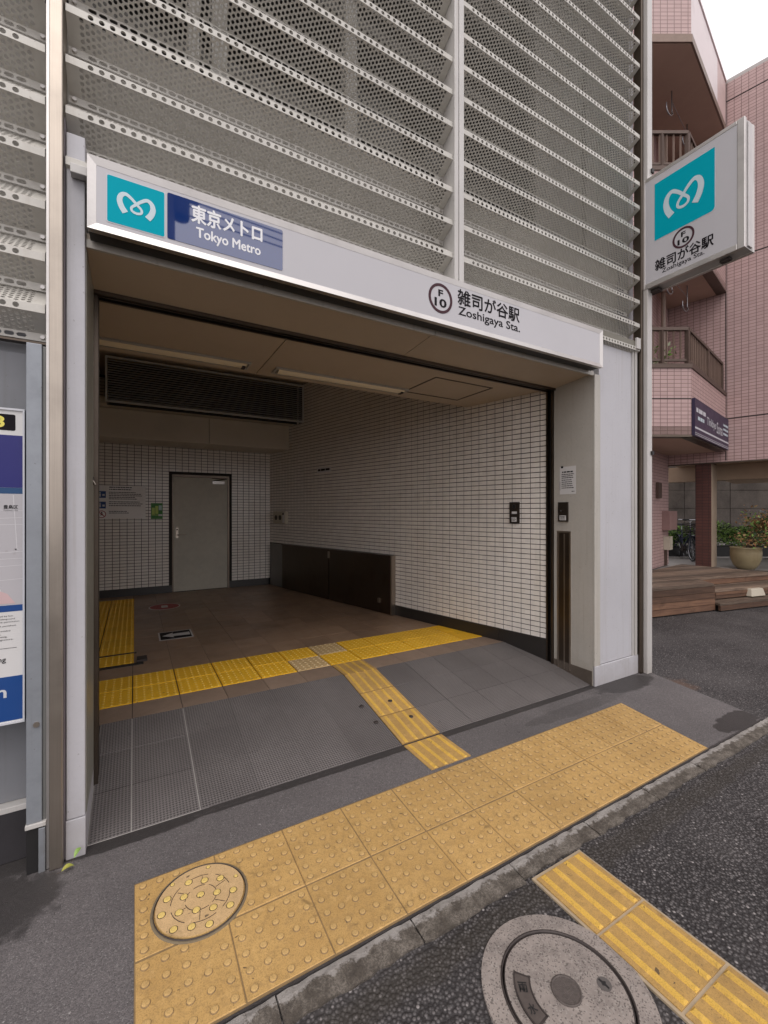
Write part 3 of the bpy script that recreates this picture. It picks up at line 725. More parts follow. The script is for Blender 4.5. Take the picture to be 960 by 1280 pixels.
# ---- tiled walls
def tile_wall(wall, fr, L, z0, z1, holes, near_first, parts=300, tw=.1, th=.05):
    tmesh = None; rest = MB(); cells = []
    nx, nz = int(L / tw + .999), int((z1 - z0) / th + .999)
    for i in range(nx):
        for j in range(nz):
            x0, x1, y0, y1 = i * tw, min(L, (i + 1) * tw), z0 + j * th, min(z1, z0 + (j + 1) * th)
            if x1 - x0 < .012 or y1 - y0 < .012: continue
            if any(x1 > h[0] + .004 and x0 < h[1] - .004 and y1 > h[2] + .004 and y0 < h[3] - .004 for h in holes): continue
            cells.append((near_first(x0, y0), x0, x1, y0, y1))
    cells.sort(); k = 0
    def geo(mb, x0, x1, y0, y1):
        g, b, t = .0030, .0016, .005
        dz = random.uniform(-.0004, .0004)
        lo = [(x0 + g, y0 + g), (x1 - g, y0 + g), (x1 - g, y1 - g), (x0 + g, y1 - g)]; hi = [(x0 + g + b, y0 + g + b), (x1 - g - b, y0 + g + b), (x1 - g - b, y1 - g - b), (x0 + g + b, y1 - g - b)]
        P0 = [fr.P(x, y, 0) for x, y in lo]; tx, tz_ = random.uniform(-.0004, .0004), random.uniform(-.0004, .0004); P1 = [fr.P(x, y, t + dz + (tx if k_ in (0, 3) else -tx) + (tz_ if k_ < 2 else -tz_)) for k_, (x, y) in enumerate(hi)]
        mb.face(P1, WTILE)
        for i in range(4): mb.face([P0[i], P0[(i + 1) % 4], P1[(i + 1) % 4], P1[i]], WTILE)
    fms = []
    for _k in range(8):
        full = MB(); geo(full, 0, tw, 0, th); fms.append(full.mesh('wall_tile', fr.P(0, 0, 0)))
    for _, x0, x1, y0, y1 in cells:
        if k < parts and abs(x1 - x0 - tw) < 1e-6 and abs(y1 - y0 - th) < 1e-6:
            put('wall_tile', fms[k * 5 % 8], fr.P(x0, y0, 0), wall); k += 1
        else: geo(rest, x0, x1, y0, y1)
    o = rest.build('wall_tiles_small', wall); o['kind'] = 'stuff'
N = Vector((-D.y, D.x, 0))                               # into the room
rw = MB(); a = RW0; b = RW0 + D * RWL; q = -N * .2
rw.hexa([(a.x, a.y, -.1), (b.x, b.y, -.1), (b.x + q.x, b.y + q.y, -.1), (a.x + q.x, a.y + q.y, -.1), (a.x, a.y, 3.75), (b.x, b.y, 3.75), (b.x + q.x, b.y + q.y, 3.75), (a.x + q.x, a.y + q.y, 3.75)], GROUTW)
rwall = rw.build('right_wall', ST)
frR = Fr(b, -D)                                          # right when facing the wall is towards the street
tile_wall(rwall, frR, RWL, .285, 3.70, [(.05, 3.24, 0, .935)], lambda x, y: (RWL - x) + abs(y - 1.35) * .42)
sk = MB(); frR.rect(sk, .0, 2.0, FZ - .05, .283, 0, .012, SKIRT); frR.rect(sk, 2.003, 3.6, FZ - .05, .283, 0, .012, SKIRT); frR.rect(sk, 3.603, 4.85, FZ - .05, .283, 0, .012, SKIRT); frR.rect(sk, 4.853, RWL, -.02, .283, 0, .012, SKIRT); sk.build('skirting', rwall)
YB = 8.02
bw = MB(); bw.box(-2.0, 2.4, YB, YB + .2, -.1, 3.75, GROUTW); bwall = bw.build('back_wall', ST)
frB = Fr((-2.0, YB, 0), (1, 0, 0))
tile_wall(bwall, frB, 4.19, .275, 3.6, [(2.545, 3.455, 0, 2.13)], lambda x, y: abs(x - 2.6) + abs(y - 1.2))
sk = MB(); frB.rect(sk, 0, 2.545, FZ - .02, .272, 0, .012, SKIRT); frB.rect(sk, 3.455, 4.19, FZ - .02, .272, 0, .012, SKIRT); sk.build('skirting', bwall)
lw = B('left_wall', ST, -2.15, -2.0, 2.75, 8.2, -.1, 3.75, M('left_wall_paint', (.8, .77, .71), .5))
# door
dfm = MB(); frB.rect(dfm, 2.545, 2.565, FZ, 2.09, 0, .02, STEELD); frB.rect(dfm, 3.425, 3.455, FZ, 2.09, 0, .03, STEELD); frB.rect(dfm, 2.545, 3.455, 2.09, 2.13, 0, .03, STEELD); dfm.build('door_frame', ST)
dm = MB(); frB.rect(dm, 2.567, 3.423, FZ + .008, 2.088, -.01, .012, DOORM); door = dm.build('door', ST, .003)
hd = MB(); frB.rect(hd, 2.60, 2.64, 1.06, 1.24, .012, .018, STEEL); hd.tube(frB.P(2.62, 1.12, .015), frB.P(2.62, 1.12, .06), .009, STEEL); hd.tube(frB.P(2.62, 1.12, .06), frB.P(2.76, 1.12, .06), .008, STEEL); frB.disc(hd, 2.62, 1.205, .012, .018, .024, IRON); hd.build('handle', door)
cl = MB(); frB.rect(cl, 3.17, 3.37, 1.985, 2.035, .012, .06, SILV); cl.tube(frB.P(3.2, 2.04, .04), frB.P(3.40, 2.075, .09), .007, STEELD); cl.tube(frB.P(3.4, 2.075, .09), frB.P(3.17, 2.085, .03), .007, STEELD); cl.build('door_closer', door)
# door scuffs are in its paint; duct beam in front of the back wall
MB().box(-2.0, 1.03, 7.36, YB - .001, 2.585, 3.0, DUCTP).build('duct_casing', ST, .004)
MB().box(1.036, 2.338, 7.36, YB - .001, 2.585, 3.0, DUCTP).build('duct_casing', ST, .004)
# louvred vent box
vent = MB(); YV = 6.89
vent.box(-.33, 2.43, YV + .22, YV + .24, 2.99, 3.60, BLACK); vent.box(-.33, -.31, YV + .02, YV + .22, 2.99, 3.60, BLACK); vent.box(2.41, 2.43, YV + .02, YV + .22, 2.99, 3.6, BLACK)
vent = vent.build('ventilation_louvre', ST)
vf = MB(); t = .025; VFR = M('vent_frame_paint', (.55, .57, .57), .4)
vf.box(-.34, 2.44, YV - .01, YV + .02, 3.58, 3.605, VFR); vf.box(-.34, 2.44, YV - .01, YV + .02, 2.985, 3.010, VFR); vf.box(-.34, -.315, YV - .01, YV + .02, 3.0102, 3.5798, VFR); vf.box(2.415, 2.44, YV - .01, YV + .02, 3.0102, 3.5798, VFR); vf.build('vent_frame', vent)
sm_ = MB().hexa([(-.31, 0, 0), (2.41, 0, 0), (2.41, .05, .028), (-.31, .05, .028), (-.31, 0, .003), (2.41, 0, .003), (2.41, .05, .031), (-.31, .05, .031)], M('vent_slat_paint', (.60, .63, .65), .4, .2)).mesh('slat')
for k in range(17): put('slat', sm_, (0, YV + .0, 3.02 + .0325 * k), vent)
MB().box(-2.0, 2.36, YV + .241, YB - .001, 3.01, 3.10, DUCTP).build('duct_shelf', ST)
# ceilings
cp = MB(); cp.box(-2.0, .884, 2.81, 3.70, 2.665, 2.74, CEIL); cp.build('ceiling_panel', ST, .002)
cq = MB(); cq.prism([(.890, 2.81), (3.4, 2.81), (3.21, 3.70), (.890, 3.70)], 2.665, 2.74, CEIL); cq.build('ceiling_panel', ST, .002)
B('upper_ceiling', ST, -2.1, 3.5, 3.62, 8.2, 3.64, 3.72, CEIL); B('ceiling_upstand', ST, -2.0, 3.35, 3.60, 3.69, 2.742, 3.64, CEIL)
hb = MB(); 
for (x0, x1, y0, y1) in ((2.25, 2.265, 3.0, 3.52), (2.90, 2.915, 3.0, 3.52), (2.266, 2.899, 3.0, 3.015), (2.266, 2.899, 3.505, 3.52)): hb.box(x0, x1, y0, y1, 2.661, 2.666, STEELD)
hb.build('ceiling_hatch', ST)
# soffit under the sign, in two panels
def soffit(x0, x1): return MB().hexa([(x0, 2.330, 2.690), (x1, 2.330, 2.690), (x1, 2.70, 2.660), (x0, 2.70, 2.660), (x0, 2.330, 2.745), (x1, 2.330, 2.745), (x1, 2.70, 2.745), (x0, 2.70, 2.745)], CEIL)
soffit(-.185, 1.727).build('soffit_panel', ST); soffit(1.732, 3.418).build('soffit_panel', ST)
MB().box(-.185, 1.727, 2.312, 2.3295, 2.672, 2.71, CREAM).build('soffit_fascia', ST, .002); MB().box(1.732, 3.418, 2.312, 2.3295, 2.672, 2.71, CREAM).build('soffit_fascia', ST, .002)
sg = MB(); sg.box(-.185, 3.42, 2.7005, 2.715, 2.64, 2.74, STEELD); sg.box(-.185, 3.42, 2.74, 2.755, 2.645, 2.74, STEELD); sg.box(-.185, 3.42, 2.79, 2.8095, 2.645, 2.74, STEELD); sg.box(-.185, 3.42, 2.715, 2.79, 2.735, 2.75, BLACK); sg.build('shutter_slot', ST)
# jambs
lj = MB(); lj.box(-.254, -.187, 2.295, 2.72, .17, 3.14, WHITE); lj = lj.build('left_jamb', ST, .004)
MB().box(-.256, -.185, 2.291, 2.72, 0, .168, WHITE).build('jamb_base', lj, .003)
MB().box(-.1868, -.1835, 2.32, 2.70, .172, 2.66, M('jamb_lining_paint', (.27, .265, .22), .35, .1)).build('jamb_lining', lj)
MB().box(-.30, -.165, 2.722, 2.742, -.02, 2.66, STEELD).box(-.30, -.165, 2.79, 2.81, -.02, 2.66, STEELD).box(-.30, -.20, 2.742, 2.79, -.02, 2.66, BLACK).build('shutter_guide', ST)
lt = MB(); lt.box(-.186, -.180, 2.66, 2.69, 1.64, 1.68, IRON).tube((-.183, 2.655, 1.66), (-.172, 2.655, 1.64), .004, STEEL); lt.build('shutter_latch', lj)
rj = MB(); rj.box(3.42, 3.498, 2.322, 2.722, .0, 2.685, CREAM); rj = rj.build('right_jamb', ST, .003)
MB().box(3.4165, 3.4195, 2.330, 2.722, .0, .125, SKIRTB).build('jamb_skirting', rj)
MB().box(3.405, 3.47, 2.724, 2.742, 0, 2.66, STEELD).box(3.405, 3.47, 2.782, 2.800, 0, 2.66, STEELD).box(3.440, 3.47, 2.742, 2.782, 0, 2.66, BLACK).build('shutter_guide', ST)
fg = MB(); fg.box(3.413, 3.4195, 2.538, 2.553, .06, 1.325, STEEL).box(3.413, 3.4195, 2.665, 2.680, .06, 1.325, STEEL).box(3.413, 3.4195, 2.5531, 2.6649, 1.31, 1.325, STEEL); fg.box(3.4175, 3.4193, 2.5531, 2.6649, .06, 1.309, STEELD); fg.box(3.4155, 3.4174, 2.60, 2.612, .06, 1.30, STEEL); fg.build('flood_board_guide', rj)
MB().box(3.4985, 4.052, 2.318, 2.40, .172, 2.99, WHITE).build('cladding_panel', ST, .003)
MB().box(3.418, 3.4975, 2.304, 2.3215, .172, 2.685, CREAM).build('corner_trim', ST, .002)
MB().box(3.418, 4.17, 2.300, 2.3175, .0, .1715, WHITE).build('plinth', ST, .003)
MB().box(3.985, 4.0, 2.305, 2.3175, .1735, 2.985, STEELW).box(4.012, 4.045, 2.298, 2.3175, .1735, 2.985, STEELW).build('panel_trim', ST)
MB().box(3.30, 4.055, 2.285, 2.44, 2.995, 3.075, M('olive_beam', (.20, .19, .155), .5, .2)).build('head_beam', ST, .003)
MB().box(3.985, 4.045, 2.265, 2.2845, 3.0, 3.10, STEELW).build('post_bracket', ST, .002)
MB().box(4.062, 4.100, 2.27, 2.34, .002, 6.95, STEELD).build('steel_post', ST, .003)
MB().box(4.102, 4.178, 2.235, 2.36, .002, 6.95, STEELW).build('steel_post', ST, .004)
for zz in (2.03, 4.65): MB().box(4.15, 4.186, 2.22, 2.25, zz, zz + .035, BLACK).build('post_clip', ST)
# left column and bay beside the map
MB().box(-.308, -.262, 2.255, 2.40, .002, 6.95, STEEL).build('steel_column', ST, .004)
MB().box(-.3205, -.3085, 2.275, 2.40, .002, 6.95, SILV).build('column_edge', ST, .002)
MB().box(-.2615, -.2575, 2.30, 2.40, .002, 3.2, M('sealant', (.22, .19, .21), .6)).build('column_seal', ST)
mull = MB().box(1.852, 1.886, 2.262, 2.42, 3.0, 6.95, STEELW).box(1.8862, 1.8918, 2.285, 2.42, 3.0, 6.95, STEELD).box(1.892, 1.934, 2.262, 2.42, 3.0, 6.95, STEELW); mull.build('mullion', ST, .003)
MB().box(-2.1, -.322, 2.47, 2.56, 0, 2.30, GREYW).build('bay_wall', ST)
MB().box(-2.1, -.41, 2.44, 2.4695, .24, 2.20, GREYW).build('bay_panel', ST, .003)
MB().box(-2.1, -.40, 2.40, 2.4395, 0.0, .215, BASEB).build('bay_base', ST, .003)
MB().box(-2.1, -.40, 2.395, 2.4695, .2152, .2395, STEELW).build('base_trim', ST, .002)
# exterior shell
MB().box(4.10, 4.17, 2.41, 8.3, 0, 6.95, WHITE).build('side_wall', ST)
MB().box(-2.4, -2.16, 2.47, 8.3, 0, 6.95, GREYW).build('side_wall', ST)
MB().box(-2.16, 4.1, 8.22, 8.35, 0, 3.72, GREYW).build('rear_wall', ST)
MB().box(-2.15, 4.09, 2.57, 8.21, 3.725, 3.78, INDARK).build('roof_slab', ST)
MB().box(-2.15, 4.06, 2.50, 2.53, 2.75, 3.84, BACKP).build('backing_panel', ST)
MB().box(-2.15, -.322, 2.50, 2.53, 2.302, 2.748, BACKP).build('backing_panel', ST)
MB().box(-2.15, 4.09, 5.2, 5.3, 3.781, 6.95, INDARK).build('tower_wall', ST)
MB().box(-2.15, 4.09, 2.46, 4.078, 6.70, 6.78, INNER).build('sky_block_roof', ST); MB().box(-2.15, 4.09, 4.082, 5.19, 6.70, 6.78, INNER).build('sky_block_roof', ST)  # unseen roof added to keep bright sky from showing through the perforations
TCOL = M('tower_column_paint', (.85, .83, .78), .5)
TPAN = M('tower_panel_grey', (.42, .405, .38), .6)
for k, x in enumerate((3.05, 3.42, 3.76)): MB().box(x, x + .33, 2.62 + .04 * (k % 2), 2.70 + .04 * (k % 2), 3.79, 6.69, TPAN).build('tower_panel', ST)
for x, wd, y in ((.375, .08, 2.56), (.255, .055, 2.57), (1.19, .085, 2.56), (2.10, .06, 2.60)):
    MB().box(x, x + wd, y, y + .07, 3.845, 6.69, TCOL).build('tower_column', ST)
for z in (4.35, 5.2, 6.05): MB().box(-2.1, 3.04, 2.95, 3.02, z, z + .08, INNER).build('tower_girt', ST)
for x, z in ((.6, 3.9), (2.35, 4.0), (1.6, 4.2)): MB().box(x, x + .5, 3.3, 3.9, 3.79, z + .9, M('plant_unit', (.3, .3, .29), .6)).build('plant_unit', ST)

# ---- perforated louvres
TH = .0028
def hexsheet(mb, F, U, V, m, mar=.03, s=.0240, r=.0081):
    cxp = s * .866; Rr = s / 1.732; n = int((U - 2 * mar) / cxp); u0 = (U - n * cxp) / 2
    rows = int(V / s) + 3
    cache = {}
    vs, fs = [], []
    def vid(u, v):
        u = min(max(u, 0), U); v = min(max(v, 0), V)
        k = (round(u * 1e5), round(v * 1e5))
        if k not in cache: cache[k] = len(vs); vs.append(F(u, v))
        return cache[k]
    off = (V - int(V / s) * s) / 2
    for i in range(n + 1):
        cu = u0 + i * cxp
        for j in range(-1, rows):
            cv = off + j * s + (s / 2 if i % 2 else 0)
            outer = []
            for k in range(6):
                a = R(60 * k); ou, ov = cu + Rr * math.cos(a), cv + Rr * math.sin(a)
                if i == 0 and ou < cu - 1e-6: ou = 0
                if i == n and ou > cu + 1e-6: ou = U
                outer.append(vid(ou, ov))
            if cv < r * .9 or cv > V - r * .9:
                q = []
                for x in outer:
                    if not q or x != q[-1]: q.append(x)
                if len(set(q)) > 2:
                    ys = [x for x in dict.fromkeys(q)]
                    fs.append(tuple(ys))
                continue
            rr = min(r, cv - .0015, V - cv - .0015)
            inn = []
            for k in range(12):
                a = R(30 * k); inn.append(len(vs)); vs.append(F(cu + rr * math.cos(a), cv + rr * math.sin(a)))
            bk_ = []
            for k in range(12):
                a = R(30 * k); bk_.append(len(vs)); vs.append(F(cu + rr * math.cos(a), cv + rr * math.sin(a), TH))
            for k in range(12): fs.append((inn[k], inn[(k + 1) % 12], bk_[(k + 1) % 12], bk_[k]))
            for k in range(6):
                o0, o1 = outer[k], outer[(k + 1) % 6]; a, b_, c_ = inn[2 * k], inn[2 * k + 1], inn[(2 * k + 2) % 12]
                fs.append((o0, b_, a))
                if o0 != o1: fs.append((o0, o1, b_))
                fs.append((o1, c_, b_))
    mb.raw(vs, fs, m)
def cellrow(mb, F, U, V, m, pitch, a, r, mar):
    n = int((U - 2 * mar) / pitch); u0 = (U - n * pitch) / 2
    for x0, x1 in ((0, u0), (U - u0, U)): mb.face([F(x0, 0), F(x1, 0), F(x1, V), F(x0, V)], m)
    hw, hh = pitch / 2, V / 2
    angs = sorted(set([round(22.5 * k, 3) for k in range(16)] + [round(math.degrees(math.atan2(sy * hh, sx * hw)) % 360, 3) for sx in (1, -1) for sy in (1, -1)]))
    ins, outs = [], []
    for d in angs:
        c_, s_ = math.cos(R(d)), math.sin(R(d))
        t = min(hw / abs(c_) if abs(c_) > 1e-9 else 9, hh / abs(s_) if abs(s_) > 1e-9 else 9); outs.append((c_ * t, s_ * t))
        tt = r / abs(s_) if abs(s_) > 1e-9 else 1e9
        if abs(tt * c_) > a:
            k = abs(c_) * a; tt = k + math.sqrt(max(k * k - a * a + r * r, 0))
        ins.append((c_ * tt, s_ * tt))
    K = len(angs)
    for i in range(n):
        cu = u0 + pitch * (i + .5)
        vs = [F(cu + x, hh + y) for x, y in outs] + [F(cu + x, hh + y) for x, y in ins] + [F(cu + x, hh + y, TH) for x, y in ins]
        mb.raw(vs, [(k, (k + 1) % K, K + (k + 1) % K, K + k) for k in range(K)] + [(K + k, K + (k + 1) % K, 2 * K + (k + 1) % K, 2 * K + k) for k in range(K)], m)
def blade(L):
    mb = MB()
    A = [(.13, .142), (0, .033), (0, 0), (.105, -.053), (.105, -.0865)]
    def seg(i):
        p, q = A[i], A[i + 1]; ln = math.hypot(q[0] - p[0], q[1] - p[1])
        nb = ((q[1] - p[1]) / ln, -(q[0] - p[0]) / ln)          # towards the inside of the fold
        if nb[0] < 0: nb = (-nb[0], -nb[1])
        return (lambda u, v, w=0: (u, p[0] + (q[0] - p[0]) * v / ln + nb[0] * w, p[1] + (q[1] - p[1]) * v / ln + nb[1] * w)), ln
    F, ln = seg(0); hexsheet(mb, F, L, ln, PERF, .05)
    F, ln = seg(1); cellrow(mb, F, L, ln, PERF, .041, 0, .0108, .055)
    F, ln = seg(2); hexsheet(mb, F, L, ln, PERF, .05)
    F, ln = seg(3); cellrow(mb, F, L, ln, PERF, .041, .0085, .0085, .055)
    for x in (.022, L - .022): mb.tube((x, .094, -.070), (x, .106, -.070), .009, SILV, n=6)
    return mb.mesh('louvre_blade')
for x0, x1, ks in ((-1.95, -.325, range(0, 20)), (-.255, 1.850, range(3, 20)), (1.938, 4.055, range(3, 20))):
    me = blade(x1 - x0)
    for k in ks: put('louvre_blade', me, (x0, YF, 2.332 + .219 * k), ST)
MB().box(-2.15, 4.1, 2.26, 2.44, 6.78, 6.96, STEELW).build('coping', ST)
MB().box(-2.0, -.325, 2.39, 2.43, 2.235, 2.252, STEELD).build('louvre_sill', ST)

# ================================================================== HEADER SIGN
HS = empty('header_sign', (1.6, 2.25, 2.69), 'long white sign band with blue logo square running above the entrance opening', 'sign')
frH = Fr((0, 2.2, 0), (1, 0, 0))
x0, x1, z0, z1 = -.172, 3.36, 2.695, 3.005
bx = MB(); bx.box(x0 + .004, x1 - .004, 2.205, 2.30, z0 + .004, z1 - .004, BLACK); bx.build('casing', HS)
face = MB(); frH.rect(face, x0 + .03, x1 - .03, z0 + .03, z1 - .03, -.004, .001, SIGNW); face.build('face_panel', HS)
f2 = MB(); t = .032
bx0 = (x0, x1, z0, z1)
def mit(a, b, c_, d):
    hi = [frH.P(*p, .010) for p in (a, b, c_, d)]; hi[2] = frH.P(*c_, .002); hi[3] = frH.P(*d, .002); lo = [frH.P(*p, -.022) for p in (a, b, c_, d)]
    f2.hexa([*lo, *hi], SILV)
mit((x0, z1), (x1, z1), (x1 - t, z1 - t), (x0 + t, z1 - t)); mit((x1, z0), (x0, z0), (x0 + t, z0 + t), (x1 - t, z0 + t))
mit((x0, z0), (x0, z1), (x0 + t, z1 - t), (x0 + t, z0 + t)); mit((x1, z1), (x1, z0), (x1 - t, z0 + t), (x1 - t, z1 - t))
f2.build('frame', HS)
lg = MB(); frH.rrect(lg, -.105, .122, 2.745, 2.953, .008, .001, .0025, TEXTW); frH.rrect(lg, -.101, .118, 2.749, 2.949, .007, .0025, .0032, CYAN); lgo = lg.build('logo_square', HS)
q = MB(); metro_mark(frH, q, -.101, .118, 2.749, 2.949, .0042, LOGO); q.build('logo_mark', lgo)
LETW = M('lettering_white', (.80, .81, .83), .4, 0, .04)
nv = MB(); frH.rrect(nv, .130, .664, 2.748, 2.957, .008, .001, .003, NAVY); nvo = nv.build('name_plate', HS)
q = MB(); frH.text(q, '東京メトロ', .232, .558, 2.858, 2.940, .0036, LETW, .0, bold=.0024); frH.text(q, 'Tokyo Metro', .252, .55, 2.778, 2.838, .0036, LETW, .0, bold=.0016); q.build('lettering', nvo)
st = MB(); cx, cy = 1.686, 2.858; frH.ring(st, cx, cy, .077, .094, .001, .0032, PURP, 56); st.build('number_ring', HS)
q = MB(); frH.text(q, 'F', cx - .018, cx + .02, cy + .012, cy + .055, .002, INK, .03); frH.text(q, '10', cx - .048, cx + .048, cy - .055, cy + .0, .002, INK, .03); q.build('number_lettering', HS)
q = MB(); frH.text(q, '雑司が谷駅', 1.826, 2.392, 2.857, 2.958, .002, INK, .0, bold=.0022); frH.text(q, 'Zoshigaya Sta.', 1.830, 2.398, 2.772, 2.846, .002, INK, .014); q.build('station_lettering', HS)
q = MB(); q.box(-.236, -.175, 2.25, 2.292, 2.945, 2.985, STEELW); q.build('end_bracket', HS, .003)
# ================================================================== PROJECTING SIGN
PS = empty('projecting_sign', (4.19, 2.2, 3.55), 'white lightbox sign with turquoise square sticking out from the corner post over the street', 'sign')
px0, px1 = 4.10, 4.27; y0, y1, z0, z1 = 1.50, 2.285, 3.56, 4.575
frP = Fr((px0, y1, 0), (0, -1, 0))          # x runs from the post to the street
W = y1 - y0
MB().box(px0 + .006, px1 - .006, y0 + .006, y1 - .002, z0 + .006, z1 - .006, M('lightbox_side', (.42, .41, .40), .45, .3)).build('casing', PS)
q = MB(); frP.rect(q, .03, W - .045, z0 + .045, z1 - .03, -.008, .0, SIGNW); q.build('face_panel', PS)
q = MB()
for sgn, xx in ((-1, px0), (1, px1)):
    xa, xb = (xx - .004, xx + .03) if sgn < 0 else (xx - .03, xx + .004)
    q.box(xa, xb, y0, y0 + .05, z0, z1, SILV); q.box(xa, xb, y1 - .03, y1, z0, z1, SILV); q.box(xa, xb, y0 + .0502, y1 - .0302, z1 - .03, z1, SILV); q.box(xa, xb, y0 + .0502, y1 - .0302, z0, z0 + .045, SILV)
q.build('frame', PS, .004)
q = MB(); q.box(px0 + .05, px1 - .05, y0 - .006, y0 + .006, z0 + .02, z1 - .02, M('lightbox_edge', (.6, .58, .57), .4, .3)); q.build('edge_cap', PS, .003)
q = MB(); q.box(px0 + .05, px0 + .10, y0 + .12, y0 + .19, z0 - .02, z0, IRON); q.box(px0 + .05, px0 + .12, y1 - .12, y1 - .03, z0 - .025, z0, IRON); q.build('bracket', PS)
lg = MB(); frP.rrect(lg, .110, .588, 3.962, 4.482, .03, 0, .0015, TEXTW, (1, 0, 0, 1)); frP.rrect(lg, .114, .584, 3.966, 4.478, .03, .0015, .0025, CYAN, (0, 0, 0, 1)); lgo = lg.build('logo_square', PS)
q = MB(); metro_mark(frP, q, .114, .584, 3.966, 4.478, .0036, LOGO); q.build('logo_mark', lgo)
q = MB(); cx, cy = .350, 3.870; frP.ring(q, cx, cy, .070, .086, 0, .0022, PURP, 48); q.build('number_ring', PS)
q = MB(); frP.text(q, 'F', cx - .018, cx + .018, cy + .008, cy + .05, .001, INK, .03); frP.text(q, '10', cx - .046, cx + .046, cy - .052, cy - .004, .001, INK, .03); q.build('number_lettering', PS)
q = MB(); frP.text(q, '雑司が谷駅', .118, .575, 3.686, 3.783, .001, INK, .0, bold=.0022); frP.text(q, 'Zoshigaya Sta.', .175, .510, 3.632, 3.682, .001, INK, .014); q.build('station_lettering', PS)

# ================================================================== MAP BOARD
BD = empty('map_board', (-.85, 2.36, .6), 'white framed station area map board with navy bands beside the steel column', 'notice board')
fb = Fr((-.394, 2.30, 0), (1, 0, 0)); 
q = MB(); fb.rect(q, -1.2, 0, .632, 1.925, -.05, -.004, GALV); q.build('backing', BD)
q = MB(); fb.rect(q, -1.2, -.006, .64, 1.917, -.004, 0, PAPER); q.build('board_face', BD)
q = MB(); fb.rect(q, -.006, 0, .6321, 1.9249, -.0038, .006, TEXTW); fb.rect(q, -1.2, -.0062, 1.917, 1.925, -.0038, .006, TEXTW); fb.rect(q, -1.2, -.0062, .632, .64, -.0038, .006, TEXTW); q.build('frame', BD)
q = MB(); fb.rect(q, -1.2, -.006, 1.600, 1.815, .0, .0008, BLUEN); fb.rect(q, -1.2, -.006, 1.575, 1.5995, .0, .0008, M('board_teal', (.01, .06, .16), .4)); fb.rect(q, -1.2, -.006, 1.092, 1.118, 0, .0008, BLUE); fb.rect(q, -1.2, -.006, .645, .826, 0, .0008, BLUE); q.build('colour_bands', BD)
q = MB(); fb.rrect(q, -.5, -.030, 1.834, 1.900, .006, 0, .001, INK); fb.text(q, '3', -.100, -.064, 1.844, 1.892, .0014, YEL, .02); q.build('exit_number', BD)
q = MB(); fb.rect(q, -1.2, -.006, 1.1185, 1.5745, 0, .0006, MAPW)
rs = random.Random(5)
for k in range(16):
    yy = 1.14 + .028 * k; sl = rs.uniform(-.06, .05); q.face([fb.P(-1.0, yy + sl, .0010), fb.P(-.007, yy, .0010), fb.P(-.007, yy + rs.choice((.002, .003, .006)), .0010), fb.P(-1.0, yy + sl + .004, .0010)], MAPL) if rs.random() < .55 else None
for k in range(14):
    xx = -.03 - .045 * k + rs.uniform(-.01, .01); ya = rs.uniform(1.14, 1.35); yb = min(ya + rs.uniform(.08, .25), 1.57); sl = rs.uniform(-.03, .03)
    q.face([fb.P(xx, ya, .0011), fb.P(xx + .003, ya, .0011), fb.P(xx + .003 + sl, yb, .0011), fb.P(xx + sl, yb, .0011)], MAPL)
for k in range(60):
    xx = rs.uniform(-.7, -.02); yy = rs.uniform(1.13, 1.56); q.face([fb.P(xx, yy, .0008), fb.P(xx + rs.uniform(.004, .012), yy, .0008), fb.P(xx + .006, yy + rs.uniform(.004, .012), .0008), fb.P(xx - .001, yy + .007, .0008)], MAPB)
q.face([fb.P(-.1, 1.125, .0012), fb.P(-.03, 1.125, .0012), fb.P(-.055, 1.165, .0012), fb.P(-.1, 1.19, .0012)], MAPP)
q.build('map_print', BD)
q = MB(); fb.text(q, '豊島区', -.068, -.022, 1.512, 1.529, .0014, INK, .012); fb.text(q, 'Toshima City', -.068, -.022, 1.503, 1.509, .0014, INK)
q.build('map_lettering', BD); q = MB()
for y, s_ in ((1.070, 'ted by law'), (1.058, 'underground'), (1.046, 'the permission'), (1.030, 'be punished.'), (1.010, 'provided'), (.998, 's.'), (.986, 'owing,'), (.974, 'signature.')):
    wd = len(s_) * .0048; fb.text(q, s_, -.085, -.085 + wd, y, y + .0075, .0012, INK)
fb.rect(q, -.5, -.026, .942, .9435, .0004, .001, INK); fb.text(q, 'ng', -.085, -.060, .882, .902, .0012, INK, .008); q.build('notice_lettering', BD); q = MB(); fb.text(q, 'n', -.090, -.058, .742, .776, .0014, TEXTW, .02)
q.build('footer_lettering', BD)
P = empty('board_post', (-.35, 2.31, 0), 'grey galvanised flat post between the map board and the steel column', 'post')
MB().box(-.386, -.334, 2.275, 2.39, .21, 2.20, GALV).build('post_face', P, .003)
MB().box(-.3338, -.3215, 2.285, 2.39, .05, 2.195, M('post_edge', (.19, .19, .18), .5, .2)).build('post_side', P, .002)
MB().box(-.386, -.326, 2.280, 2.38, 0.0, .19, BLACK).box(-.345, -.322, 2.268, 2.2798, .0, .185, GALV).build('post_boot', P, .002)
MB().box(-.389, -.32, 2.268, 2.39, .191, .2095, STEELW).build('post_collar', P, .002)
q = MB(); q.tube((-.352, 2.2755, .618), (-.352, 2.269, .618), .011, STEEL, n=14); q.build('bolt', P)

